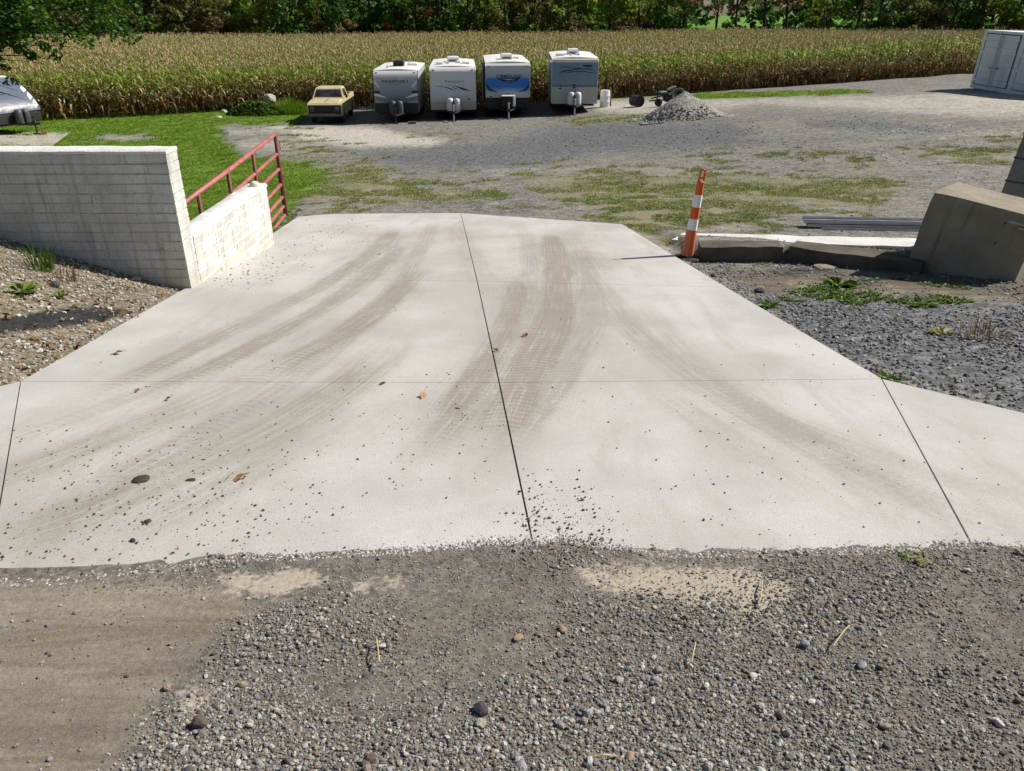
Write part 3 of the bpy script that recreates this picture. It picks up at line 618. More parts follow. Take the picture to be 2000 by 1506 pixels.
# half-buried slabs by the block
DKC = oldc('curb_shade_concrete', (.085, .074, .058), (.14, .125, .10), (.035, .03, .022))  # deep shade of the curb faces is put into this near-black colour
def curb(name, label, cat, a, b, wd, ht, sink, mat, seed, taper=1.0, parts='slab_body'):
    a, b = Vector(a), Vector(b); L = (b - a).length; yaw = math.atan2(b.y - a.y, b.x - a.x); pit = -math.atan2(b.z - a.z, math.hypot(b.x - a.x, b.y - a.y))
    t = thing(name, label, cat, a, (0, pit, yaw)); bm = bmesh.new(); bmesh.ops.create_cube(bm, size=1)
    for v in bm.verts: v.co = Vector(((v.co.x + .5) * L, (v.co.y + .5) * wd, (v.co.z + .5) * (ht + sink) - sink))
    bmesh.ops.subdivide_edges(bm, edges=[e for e in bm.edges if abs((e.verts[0].co - e.verts[1].co).x) > .5 * L], cuts=14, use_grid_fill=True)
    bmesh.ops.subdivide_edges(bm, edges=[e for e in bm.edges if abs((e.verts[0].co - e.verts[1].co).y) > .5 * wd], cuts=3, use_grid_fill=True)
    for v in bm.verts:
        k = mnoise.noise_vector(v.co * 4 + Vector((seed, seed, 0))); v.co += Vector((k.x * .012, k.y * .022, k.z * .014 if v.co.z > 0 else 0))
        if taper < 1: v.co.z = v.co.z if v.co.z < 0 else v.co.z * (1 - (1 - taper) * v.co.x / L)
    me = bpy.data.meshes.new(parts); bm.to_mesh(me); bm.free(); me.materials.append(mat); put(parts, me, t); return t
def G(x, y, dz=0): return Vector((x, y, float(gz(x, y)) + dz))
a = H(1367, 512); b = H(1527, 513)
curb('curb_piece', 'short dark concrete curb right behind the orange cone', 'curb', a, b, .3, .19, .15, DKC, 2.2)
a = H(1538, 513); b = H(1800, 535)
curb('curb_piece', 'long dark half-sunk curb running to the foot of the tilted block', 'curb', a, b + Vector((0, 0, -.03)), .34, .20, .2, DKC, 5.1, .72)
a = H(1312, 476); b = H(1800, 491)
WPC = oldc('white_washed_concrete', (.66, .65, .62), (.78, .77, .74), (.42, .40, .36))
curb('white_curb', 'low white painted concrete strip on the ground between cone and block', 'curb', a, b, .44, .055, .15, WPC, 8.3)
# steel channels lying on the yard
a = H(1588, 447); b = H(1830, 452)
ZNC = pm('galvanised', (.42, .43, .45), .38, .75, var=.15, sc=5, dirt=(.25, .23, .21), damt=.3)
for k, (dy, dz, lab) in enumerate(((0, 0, 'gray metal channel lying lowest and nearest in the stack behind the white strip'), (.17, .012, 'middle gray metal channel of the stack behind the white strip'), (.20, .062, 'gray metal channel lying on top of the stack behind the white strip'))):
    t = thing('metal_channel', lab, 'metal channel', a + Vector((.12 * (k == 0) - .05 * k, dy, dz + .012)), (0, -math.atan2(b.z - a.z, (b - a).length), math.atan2(b.y - a.y, b.x - a.x)), 'metal channels stacked on the gravel')
    prof = [(-.15, 0), (-.15, .045), (-.142, .045), (-.142, .008), (-.04, .008), (-.03, .03), (.03, .03), (.04, .008), (.142, .008), (.142, .045), (.15, .045), (.15, 0)]
    MB().prism(prof, 0, 2.4 - .1 * k).build('channel', ZNC, t)
a = H(1402, 511); b = H(1466, 506)
t = thing('rusty_bar', 'rusty flat iron bar lying against the dark curb behind the cone', 'iron bar', a + Vector((0, -.03, .04))); MB().tube([(0, 0, 0), (b - a) + Vector((0, 0, .02))], .016, 6).build('bar', pm('rust', (.16, .065, .035), .9, .2, var=.4, sc=20), t)
t = thing('flat_stone', 'flat pale stone in the dark soil beside the sunken curb', 'stone', H(1610, 523)); me = lump(5, .14, .09, .025, .2, 2); me.materials.append(OLDC); put('stone', me, t, None, (0, 0, .012))

# ---------------------------------------------------------------- rocks one can pick out
DARK = pm('dark_rock', (.045, .047, .055), .8, var=.4, sc=18, dirt=(.14, .12, .10), damt=.5, bump=.01)
BRN = pm('brown_rock', (.115, .085, .068), .85, var=.3, sc=16, dirt=(.2, .17, .14), damt=.4, bump=.008)
PALE = pm('pale_rock', (.46, .42, .35), .9, var=.25, sc=9, dirt=(.2, .17, .13), damt=.6, bump=.02)
GRK = pm('gray_rock', (.25, .26, .275), .8, var=.25, sc=18, dirt=(.15, .13, .11), damt=.4, bump=.006)
TAN = pm('tan_rock', (.33, .235, .155), .85, var=.2, sc=18, dirt=(.2, .15, .1), damt=.4, bump=.006)
def rock(px, py, wpx, mat, label, asp=(1, .8, .6), sd=1, f=gz, name='rock', sharp=.35, sub=2, cat='rock'):
    q = H(px, py, f); d = proj(q.x, q.y, q.z)[2]; r = wpx / FPX * d / 2
    t = thing(name, label, cat, q, (0, 0, sd)); me = lump(sd * 1.7 + px * .01, r * asp[0], r * asp[1], r * asp[2], .22, sub, True, sharp); me.materials.append(mat)
    put('stone', me, t, None, (0, 0, r * asp[2] * .3)); return t
rock(940, 1390, 38, DARK, 'black angular rock, largest on the gravel at the bottom of the picture', (1, .85, .75), 2)
rock(390, 1412, 36, BRN, 'smooth brown rock at the left end of the loose gravel', (1, .8, .62), 3, sharp=.1)
rock(1012, 1246, 26, TAN, 'flat brownish tan stone in the middle of the gravel', (1, .7, .3), 4)
rock(1098, 1230, 26, TAN, 'ochre yellow stone among gray gravel just right of the middle', (1, .55, .5), 5)
rock(1572, 1258, 22, GRK, 'dark blue gray stone with a pale straw lying beside it', (1, .8, .6), 6)
rock(1684, 1300, 26, GRK, 'oval gray cobble in the right part of the gravel', (1, .62, .4), 7, sharp=.1)
rock(1018, 1500, 34, GRK, 'large pale gray stone at the bottom edge under the black rock', (1, .7, .5), 8)
rock(1230, 1480, 30, TAN, 'tan pebble standing on end near the bottom edge', (.6, .9, .6), 9, sharp=.1)
rock(724, 1484, 28, BRN, 'rounded olive brown stone near the bottom edge, left of the middle', (1, .8, .65), 10, sharp=.1)
rock(107, 560, 24, DARK, 'dark rock beside dead weeds on the pale stone bank by the white wall', (1, .85, .8), 11)
rock(268, 546, 22, PALE, 'pale stone lying at the foot of the white wall', (1, .6, .5), 12, sharp=.1)
rock(1483, 571, 26, DARK, 'black lump of asphalt beside the weeds right of the ramp', (1, .8, .6), 13)
rock(1393, 541, 16, DARK, 'small dark stone at the slab edge just below the cone', (1, .8, .7), 14)
rock(524, 219, 34, PALE, 'large pale boulder on the weedy mound below the corn', (1, .7, .6), 15, sub=3).location += Vector((0, .55, .62))
rock(466, 224, 13, PALE, 'small pointed pale rock on the lawn in front of the weedy mound', (.9, .8, .95), 16)
rock(428, 231, 17, PALE, 'low flat pale rock on the lawn, left of the pointed one', (1, .7, .5), 17)
rock(438, 220, 17, PALE, 'gray rock half hidden in the corn edge left of the mound', (1, .7, .6), 18)
SLABC = lambda x, y: slabz(x, y)
CLOD = pm('mud_clod', (.05, .04, .032), .95, var=.5, sc=60, bump=.004)
rock(275, 938, 34, CLOD, 'dark clod of dried mud on the concrete, left of the oak leaf', (1, .9, .3), 19, SLABC, 'mud_clod', .1, 3, 'mud')
rock(288, 1020, 17, CLOD, 'lumpy dark mud clod on the concrete below the larger clod', (1, .8, .5), 20, SLABC, 'mud_clod', .1, 2, 'mud')
rock(260, 1057, 15, CLOD, 'small black mud clod nearest the gravel edge on the concrete', (1, .7, .6), 21, SLABC, 'mud_clod', .1, 2, 'mud')
rock(372, 938, 22, CLOD, 'crumbled mud smear on the concrete between the clod and the oak leaf', (1, .6, .2), 22, SLABC, 'mud_clod', .1, 2, 'mud')
rock(746, 750, 20, CLOD, 'flat dark scrap of mud on the sawn cross joint of the ramp', (1, .4, .2), 23, SLABC, 'mud_clod', .1, 2, 'mud')
# oak leaves
def oak(seed, r):
    pts = []; n = 44; rr = random.Random(seed)
    for k in range(n):
        t = k / n * 2 * math.pi; lob = .62 + .38 * math.cos(3.5 * abs(((t + math.pi) % (2 * math.pi)) - math.pi) * 1.0) ** 1
        x = r * math.cos(t); y = r * .62 * math.sin(t) * lob + 0
        pts.append((x, y, .16 * r * math.sin(2.3 * x / r + seed) + .22 * r * abs(y / r) + rr.gauss(0, .02 * r)))
    m = MB(); m.v = [(0, 0, .03 * r)] + pts; m.f = [(0, 1 + k, 1 + (k + 1) % n) for k in range(n)]
    m.tube([(-r * .95, 0, .02), (-r * 1.25, .05 * r, .012), (-r * 1.5, .0, .004)], .0018, 5); return m
LFM = [pm('oak_leaf_tan', (.40, .24, .085), .6, var=.3, sc=40), pm('oak_leaf_brown', (.22, .105, .045), .7, var=.3, sc=40)]
for k, (px, py, wpx, mt, lab) in enumerate(((470, 936, 40, 0, 'large tan oak leaf lying flat on the concrete near the gravel'), (1026, 657, 20, 1, 'curled brown leaf on the concrete right of the long joint'), (967, 686, 15, 1, 'small reddish brown leaf right on the long joint of the ramp'),
        (229, 692, 24, 1, 'brown leaf on the left side of the ramp near the pale stone bank'), (826, 776, 24, 0, 'pale tan crumpled leaf just below the cross joint of the ramp'), (898, 797, 16, 0, 'yellowish scrap of leaf left of the long joint below the cross joint'),
        (909, 815, 9, 1, 'tiny brown leaf bit beside the yellowish scrap'), (270, 765, 15, 1, 'dull brown leaf just below the left end of the cross joint'), (345, 1078, 12, 0, 'small yellow leaf close to the gravel edge on the left'), (328, 782, 15, 1, 'thin brown leaf below the cross joint toward the left'),
        (742, 497, 9, 0, 'tiny tan leaf far up the ramp left of the long joint'))):
    q = H(px, py, slabz); d = proj(q.x, q.y, q.z)[2]; r = wpx / FPX * d / 2
    t = thing('oak_leaf', lab, 'leaf', q + Vector((0, 0, .012)), (-R(7) + random.gauss(0, .1), random.gauss(0, .15), .2 + k * 1.1 if k else .35)); oak(k, r).build('leaf_blade', LFM[mt], t, 30)
# straws on the gravel
STW = pm('straw', (.50, .40, .22), .7, var=.2, sc=30)
for px0, py0, px1, py1, lab in ((1626, 1268, 1657, 1228, 'pale dry straw lying across gray gravel on the right'), (1484, 1180, 1488, 1140, 'short straw at the sandy patch right of the middle'), (1350, 1300, 1358, 1262, 'bent straw below the sandy patch'), (1150, 1488, 1204, 1484, 'thin dry twig flat on the gravel near the bottom edge'), (736, 1255, 742, 1300, 'thin brown twig left of the black rock'), (1480, 1182, 1490, 1168, 'tiny straw scrap at the edge of the sand')):
    a = H(px0, py0); b = H(px1, py1); t = thing('straw', lab, 'straw', a + Vector((0, 0, .014))); m = MB(); m.tube([(0, 0, 0), (b - a) * .5 + Vector((0, 0, .01)), b - a], .0022, 5); m.build('stalk', STW, t)
# ---------------------------------------------------------------- travel trailers
def gcol(px, D):
    """ground point at forward distance D in the sight column px"""
    x = 0.0
    for _ in range(12):
        z = float(gz(x, D)); dep = D * CP - (z - CAMZ) * SP; x = (px - 1000) / FPX * dep
    return Vector((x, D, float(gz(x, D))))
TYRE = pm('tyre_rubber', (.022, .022, .023), .8, var=.3, sc=10, dirt=(.14, .12, .10), damt=.5)
RIM = pm('wheel_rim', (.48, .48, .49), .4, .5, var=.15, sc=10, dirt=(.2, .17, .13), damt=.4)
BLK = pm('black_underbody', (.016, .016, .017), .6, var=.3, sc=5, dirt=(.07, .06, .05), damt=.5)
FRM = pm('frame_steel', (.03, .03, .032), .55, .3, var=.3, sc=8, dirt=(.10, .07, .05), damt=.5)
ROOFW = pm('roof_membrane', (.70, .695, .67), .8, var=.08, sc=2.5, dirt=(.42, .40, .36), damt=.5)
WOOD = pm('wood_block', (.23, .155, .085), .85, var=.35, sc=12, dirt=(.1, .08, .06), damt=.5)
SILV = pm('trim_silver', (.52, .53, .54), .4, .6, var=.1, sc=6)
LAMP = pm('marker_lamp', (.34, .10, .03), .35, var=.1, sc=20)
def wheel(parent, x, y, r, wdt, out=1, rimf=.58):
    m = MB(); n = 22; prof = [(-wdt / 2, r * rimf), (-wdt / 2, r * .9), (-wdt * .36, r), (wdt * .36, r), (wdt / 2, r * .9), (wdt / 2, r * rimf)]
    m.loft([[(x + a, y + b * math.cos(2 * math.pi * k / n), r + b * math.sin(2 * math.pi * k / n)) for k in range(n)] for a, b in prof])
    w_ = m.build('wheel', TYRE, parent, 40)
    m = MB(); s = out; rr = r * rimf * .99
    m.loft([[(x + s * a, y + b * math.cos(2 * math.pi * k / n), r + b * math.sin(2 * math.pi * k / n)) for k in range(n)] for a, b in ((wdt * .3, rr), (wdt * .505, rr), (wdt * .52, rr * .9), (wdt * .40, rr * .7), (wdt * .44, rr * .3), (wdt * .50, rr * .22), (wdt * .50, .001))])
    m.build('rim', RIM, w_, 40); return w_
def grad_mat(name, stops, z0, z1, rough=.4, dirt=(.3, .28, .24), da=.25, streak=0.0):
    """vertical fade on a moulded front panel: print, and shade on the raked nose"""
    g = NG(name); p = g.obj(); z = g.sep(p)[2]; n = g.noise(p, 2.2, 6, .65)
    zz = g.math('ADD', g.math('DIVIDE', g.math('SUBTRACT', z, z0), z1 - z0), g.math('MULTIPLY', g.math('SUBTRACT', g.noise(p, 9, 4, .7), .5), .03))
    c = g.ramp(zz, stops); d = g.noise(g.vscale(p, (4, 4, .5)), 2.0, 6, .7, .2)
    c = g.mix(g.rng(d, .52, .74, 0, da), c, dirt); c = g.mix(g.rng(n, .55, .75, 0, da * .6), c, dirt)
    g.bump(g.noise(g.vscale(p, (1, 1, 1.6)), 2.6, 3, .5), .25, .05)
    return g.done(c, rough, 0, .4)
class Front:
    def __init__(s, prof, W):
        s.p = [Vector((a, b)) for a, b in prof]; s.W = W; s.c = [0]
        for i in range(len(s.p) - 1): s.c.append(s.c[-1] + (s.p[i + 1] - s.p[i]).length)
    def at(s, u, v, off=.0):
        d = v * s.c[-1]; i = 0
        while i < len(s.p) - 2 and d > s.c[i + 1]: i += 1
        t = (d - s.c[i]) / (s.c[i + 1] - s.c[i]); q = s.p[i].lerp(s.p[i + 1], t)
        def nrm(j): j = max(0, min(len(s.p) - 2, j)); e = (s.p[j + 1] - s.p[j]).normalized(); return Vector((-e.y, e.x))
        n = nrm(i).lerp(nrm(i + (1 if t > .5 else -1)), abs(t - .5) * .9).normalized()
        return Vector((u * s.W / 2, q.x + n.x * off, q.y + n.y * off))
    def band(s, m, top, bot, off=.014, n=14):
        """strip of print between two (u,v) polylines"""
        def res(pl):
            pl = np.array(pl, float); c = np.linspace(0, 1, len(pl)); t = np.linspace(0, 1, n); return np.stack([np.interp(t, c, pl[:, 0]), np.interp(t, c, pl[:, 1])], -1)
        a, b = res(top), res(bot); m.sheet([[s.at(*(a[k] * (1 - f) + b[k] * f), off) for k in range(n)] for f in (0, .33, .67, 1)]); return m
    def text(s, txt, name, mat, parent, u, v, hgt, width, shear=0.0, off=.016, space=1.0, bold=0.0):
        cu = bpy.data.curves.new(name, 'FONT'); cu.body = txt; cu.align_x = 'CENTER'; cu.align_y = 'CENTER'; cu.shear = shear; cu.space_character = space; cu.offset = bold; cu.resolution_u = 3
        ob = bpy.data.objects.new(name, cu); COL.objects.link(ob); dg = bpy.context.evaluated_depsgraph_get(); me = bpy.data.meshes.new_from_object(ob.evaluated_get(dg)); bpy.data.objects.remove(ob)
        xs = [q.co.x for q in me.vertices]; ysv = [q.co.y for q in me.vertices]; kx = width / (max(xs) - min(xs)); ky = hgt / (max(ysv) - min(ysv)); cx = (max(xs) + min(xs)) / 2; cy = (max(ysv) + min(ysv)) / 2
        for q in me.vertices: q.co = s.at(u + (q.co.x - cx) * kx / (s.W / 2), v + (q.co.y - cy) * ky / s.c[-1], off)
        me.materials.clear(); me.materials.append(mat); return put(name, me, parent)
def trailer(label, px, D, W, front, zb, zt, L, yaw, bodym, capm, lower=None, lowz=None, ac=(.6, 2.8, None), cover='white', vents=(), sidem=None, pos=None, slide=None):
    """front: (y, z) from the lower lip up to the roof edge, in metres; -y faces the viewer"""
    loc = pos if pos is not None else gcol(px, D); t = thing('travel_trailer', label, 'trailer', loc, (0, 0, yaw), 'travel trailers parked by the corn')
    yt = front[-1][0]; low = [(front[0][0] + .02, zb)] if front[0][1] > zb + .02 else []
    prof = low + list(front) + [(L, zt), (L, zb)]
    MB().prism(prof, -W / 2, W / 2).build('body', bodym, t, 30)
    F = Front(front, W - .03); n = 17; m = MB()
    vs = [k / (n - 1) for k in range(n)]
    m.loft([[F.at(u, v, .01) for v in vs] + [F.at(u, v, -.025) for v in reversed(vs)] for u in (-1, -.5, 0, .5, 1)]); m.build('front_cap', capm, t, 25)
    for sx in (-1, 1):
        m = MB(); m.tube([F.at(sx, v, .004) + Vector((sx * .012, 0, 0)) for v in vs], .017, 6); m.build('corner_trim', SILV if cover != 'black' else FRM, t, True)
    if lower: m = MB(); m.box(-W / 2 + .012, W / 2 - .012, front[0][0] - .012, front[0][0] + .04, lowz, front[0][1] - .004, .008); m.build('lower_panel', lower, t)
    m = MB(); nx = 9
    sec = lambda y, dz=0: [(-W / 2 - .012 + (W + .024) * k / (nx - 1), y, zt + .012 + dz + .07 * (1 - (2 * k / (nx - 1) - 1) ** 2)) for k in range(nx)] + [(W / 2 + .012, y, zt - .05), (-W / 2 - .012, y, zt - .05)]
    m.loft([sec(yt - .03, -.03), sec(yt + .12), sec(L * .5), sec(L + .01)]); m.build('roof', ROOFW, t, 30)
    MB().box(-W / 2 + .12, W / 2 - .12, .35, L - .25, .36, zb + .02).build('underframe', BLK, t)
    for sx in (-1, 1):
        for yy in (L * .58, L * .58 + .86): wheel(t, sx * (W / 2 - .14), yy, .34, .2, sx)
    aw, ay, am = ac
    m = MB(); m.loft([[(sx * aw / 2 * f, ay + dy, zt + .06 + z) for sx, dy in ((-1, g0), (1, g0), (1, g1), (-1, g1))] for z, f, g0, g1 in ((0, .96, 0, .95), (.05, 1, -.03, .97), (.22, 1, .02, .95), (.29, .9, .08, .86), (.31, .7, .16, .75))]); a_ = m.build('air_conditioner', am, t, 25)
    m = MB(); [m.box(-aw * .36, aw * .36, ay - .035, ay + .03, zt + .12 + .035 * k, zt + .135 + .035 * k) for k in range(3)]; o = m.build('vent_slot', FRM, a_); o['kind'] = 'stuff'
    for vx, vy, vs_ in vents:
        m = MB(); m.loft([[(vx + sx * vs_ * f, vy + sy * vs_ * f, zt + .06 + z) for sx, sy in ((-1, -1), (1, -1), (1, 1), (-1, 1))] for z, f in ((-.03, 1), (.06, 1), (.11, .85), (.13, .5))]); m.build('roof_vent', ROOFW, t, 30)
    for sx in (-1, 1): m = MB(); q = F.at(sx * .86, .86, .02); m.box(q.x - .05, q.x + .05, q.y - .015, q.y + .02, q.z - .02, q.z + .02, .006); m.build('marker_light', LAMP, t)
    # drawbar, gas bottles, jack
    m = MB(); [m.tube([(sx * .62, .35, .47), (sx * .30, -.55, .47), (sx * .05, -1.25, .47)], .05, 6) for sx in (-1, 1)]; m.tube([(-.4, -.3, .47), (.4, -.3, .47)], .035, 6); m.tube([(0, -1.2, .49), (0, -1.48, .52)], .055, 8); m.build('drawbar', FRM, t, 40)
    m = MB(); m.tube([(0, -1.08, .06), (0, -1.08, .78)], .035, 8); m.tube([(0, -1.08, .78), (0, -1.08, .86)], .06, 8); j = m.build('jack', SILV if cover != 'black' else FRM, t, 40)
    MB().box(-.13, .13, -1.21, -.95, -.02, .06, .008).build('jack_foot', FRM, j)
    cm = {'white': pm('bottle_cover_white', (.70, .71, .72), .5, var=.1, sc=5, dirt=(.35, .33, .3), damt=.5), 'black': pm('bottle_cover_dark', (.07, .075, .085), .5, var=.2, sc=6, dirt=(.18, .17, .15), damt=.4), 'mixed': BLK}[cover]
    if cover == 'mixed':
        MB().box(-.36, .36, -.52, -.16, .52, 1.12, .05).build('bottle_cover', cm, t); MB().box(-.37, .37, -.54, -.14, 1.10, 1.17, .03).build('cover_lid', cm2, t); MB().box(.24, .374, -.535, -.15, .6, 1.10, .02).build('cover_side', cm2, t)
    else:
        for sx in (-.18, .18):
            m = MB(); nn = 16; m.loft([[(sx + r * math.cos(2 * math.pi * k / nn) * 1.05, -.36 + r * math.sin(2 * math.pi * k / nn), z) for k in range(nn)] for z, r in ((.50, .17), (.53, .182), (.95, .182), (1.06, .165), (1.12, .11), (1.13, .06))]); m.build('bottle_cover', cm, t, 40)
        MB().box(-.03, .03, -.60, -.50, .52, 1.02, .01).build('cover_strap', FRM, t)
    if slide:
        y0, y1, z0, z1, mm = slide; MB().box(-W / 2 - .16, -W / 2 + .02, y0, y1, z0, z1, .02).build('slide_out', mm, t)
        for yy in (y0 + .02, y1 - .02): MB().box(-W / 2 - .175, -W / 2 - .14, yy - .035, yy + .035, z0, z1, .005).build('slide_trim', SILV, t)
    # awning / side doors on the flank that shows from the step aside
    for y0, y1, z0, z1, nm in ((L * .30, L * .30 + .68, zb + .12, zt - .35, 'entry_door'), (L * .55, L * .55 + .9, 1.55, 2.15, 'side_window'), (L * .78, L * .78 + .7, 1.6, 2.15, 'side_window')):
        MB().box(W / 2 - .01, W / 2 + .014, y0, y1, z0, z1, .006).build(nm, GLS if nm == 'side_window' else bodym, t)
    return t, F
cm2 = pm('bottle_lid_white', (.72, .73, .74), .5, var=.08, sc=5, dirt=(.35, .33, .3), damt=.3)
gls = NG('dark_glass'); p_ = gls.obj(); GLS = gls.done(gls.mix(gls.rng(gls.noise(p_, 3, 4, .6), .35, .7), (.012, .015, .018), (.05, .055, .06)), .08, 0, .6)
WB = pm('trailer_white', (.66, .665, .65), .45, var=.07, sc=2, dirt=(.38, .36, .31), damt=.45)
BEI = pm('trailer_beige', (.42, .375, .31), .5, var=.1, sc=3, dirt=(.25, .22, .17), damt=.4)
GB = pm('trailer_gray', (.42, .42, .43), .45, var=.08, sc=2, dirt=(.25, .24, .22), damt=.3)
DB = pm('trailer_dark_side', (.045, .046, .05), .5, var=.2, sc=3, dirt=(.2, .19, .17), damt=.4)
INK = pm('print_dark', (.022, .026, .036), .45, var=.15, sc=8); INKG = pm('print_gray', (.16, .165, .18), .5, var=.1, sc=8); INKW = pm('print_white', (.74, .76, .79), .45, var=.05, sc=8)
INKF = pm('print_faded', (.40, .40, .41), .6, var=.15, sc=20); NAVY = pm('print_navy', (.018, .03, .085), .45, var=.2, sc=8); INKV = pm('print_violet', (.10, .09, .16), .5, var=.2, sc=8); HAZ = pm('print_blue_gray', (.33, .35, .42), .5, var=.1, sc=8)
ACW = pm('air_conditioner_white', (.75, .755, .75), .5, var=.06, sc=6, dirt=(.4, .38, .35), damt=.3); ACB = pm('air_conditioner_black', (.02, .021, .026), .5, var=.2, sc=6)
YAW = R(0.5)
# 1: gray front
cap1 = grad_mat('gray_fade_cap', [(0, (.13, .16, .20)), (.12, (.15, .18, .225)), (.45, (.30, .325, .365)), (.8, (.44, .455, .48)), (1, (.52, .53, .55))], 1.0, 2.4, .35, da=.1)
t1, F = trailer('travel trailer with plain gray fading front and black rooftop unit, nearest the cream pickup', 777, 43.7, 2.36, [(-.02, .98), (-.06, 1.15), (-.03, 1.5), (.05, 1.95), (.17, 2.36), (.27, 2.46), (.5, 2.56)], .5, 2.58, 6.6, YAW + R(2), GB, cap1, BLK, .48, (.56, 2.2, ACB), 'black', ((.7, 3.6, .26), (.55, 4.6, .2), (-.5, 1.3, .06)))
F.text('PASSPORT', 'lettering', INK, t1, .0, .60, .135, 1.42, space=1.08, bold=.012); F.text('SL SERIES', 'lettering', INK, t1, -.04, .515, .05, .56, space=1.15)
for sx in (-1, 1):
    for nm, mt, tp, bt in (('print_slash', INKW, [(.97, .66), (.90, .60), (.74, .47)], [(.97, .54), (.90, .50), (.74, .41)]), ('print_slash', HAZ, [(.97, .52), (.75, .39)], [(.97, .40), (.75, .37)]), ('print_bar', INK, [(.99, .345), (.72, .335)], [(.99, .28), (.69, .275)]),
            ('print_slash', INKW, [(.99, .27), (.80, .255), (.45, .155)], [(.99, .20), (.80, .185), (.45, .14)]), ('print_slash', HAZ, [(.99, .10), (.80, .06), (.55, .035)], [(.99, .005), (.80, .005), (.55, .005)])):
        m = MB(); F.band(m, [(sx * a, b) for a, b in tp], [(sx * a, b) for a, b in bt]); m.build(nm, mt, t1)
# 2: white with swoosh
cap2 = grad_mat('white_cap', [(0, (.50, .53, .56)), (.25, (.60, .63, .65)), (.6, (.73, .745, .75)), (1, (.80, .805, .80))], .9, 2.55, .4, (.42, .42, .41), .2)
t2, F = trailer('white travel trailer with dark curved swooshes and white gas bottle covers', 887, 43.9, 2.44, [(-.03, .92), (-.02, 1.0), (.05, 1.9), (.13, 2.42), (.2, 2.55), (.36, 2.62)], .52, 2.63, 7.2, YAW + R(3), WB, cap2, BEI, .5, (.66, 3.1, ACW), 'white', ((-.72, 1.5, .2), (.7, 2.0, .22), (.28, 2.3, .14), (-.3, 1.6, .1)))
F.text('Passport', 'lettering', INKG, t2, .07, .545, .17, 1.02, bold=.006); F.text('ULTRA LITE', 'lettering', INKF, t2, .09, .455, .055, .98, space=1.3)
for mt, tp, bt in ((INK, [(-.85, .425), (-.45, .42), (-.1, .365), (.13, .305)], [(-.85, .42), (-.45, .405), (-.1, .335), (.13, .30)]), (INK, [(-.2, .445), (.12, .425), (.45, .36), (.78, .30)], [(-.2, .44), (.12, .41), (.45, .31), (.78, .293)]),
        (INKV, [(-.05, .40), (.12, .37), (.28, .315)], [(-.05, .385), (.12, .345), (.28, .31)]), (INKG, [(.1, .435), (.4, .385), (.78, .302)], [(.1, .43), (.4, .37), (.78, .30)])):
    m = MB(); F.band(m, tp, bt, .014 if mt is INK else .0125); m.build('print_swoosh', mt, t2)
q = F.at(.68, .06, .012); m = MB(); m.tube([q, q + Vector((0, -.03, 0))], .05, 10); m.build('cable_port', FRM, t2)
# 3: blue
cap3 = grad_mat('blue_fade_cap', [(0, (.55, .53, .48)), (.13, (.52, .53, .52)), (.17, (.26, .42, .62)), (.32, (.035, .15, .52)), (.53, (.04, .20, .62)), (.59, (.09, .30, .60)), (.595, (.26, .43, .60)), (.68, (.45, .52, .57)), (.8, (.56, .58, .59)), (1, (.63, .63, .615))], 1.05, 2.66, .35, da=.08)
t3, F = trailer('travel trailer with a bright blue front panel and dark arched outline', 992, 43.9, 2.36, [(-.05, 1.02), (-.06, 1.12), (.0, 1.75), (.1, 2.4), (.16, 2.6), (.34, 2.72)], .52, 2.74, 7.4, YAW + R(2.2), DB, cap3, BLK, .5, (.6, 1.6, ACW), 'mixed', ((.55, 2.6, .16), (.3, 2.2, .1)), slide=(1.4, 4.6, .7, 2.5, DB))
F.text('SUMMERLAND', 'lettering', INK, t3, .06, .585, .17, 1.40, .12, bold=.014)
m = MB(); F.band(m, [(-.50, .515), (-.2, .535), (.06, .54), (.35, .55), (.62, .555)], [(-.50, .512), (-.2, .435), (.10, .40), (.38, .45), (.62, .55)], .0135); m.build('print_emblem', NAVY, t3)
m = MB(); F.band(m, [(-.25, .50), (.05, .515), (.38, .52)], [(-.25, .497), (.05, .475), (.38, .517)], .016); m.build('print_emblem', HAZ, t3)
m = MB(); F.band(m, [(-.12, .455), (.08, .44), (.28, .47)], [(-.12, .45), (.08, .43), (.28, .465)], .016); m.build('print_emblem', HAZ, t3)
for sx in (-1, 1):
    m = MB(); F.band(m, [(sx * 1, .47), (sx * .93, .35), (sx * .78, .24), (sx * .45, .145)], [(sx * 1, .38), (sx * .98, .28), (sx * .85, .19), (sx * .45, .14)], .0135); m.build('print_arch', NAVY, t3)
q = F.at(0, .09, .012); MB().box(q.x - .02, q.x + .02, q.y - .02, q.y, q.z - .05, q.z + .05).build('latch', FRM, t3); q = F.at(-.78, .03, .012); MB().box(q.x - .07, q.x + .07, q.y - .015, q.y, q.z - .025, q.z + .025, .005).build('cable_port', FRM, t3)
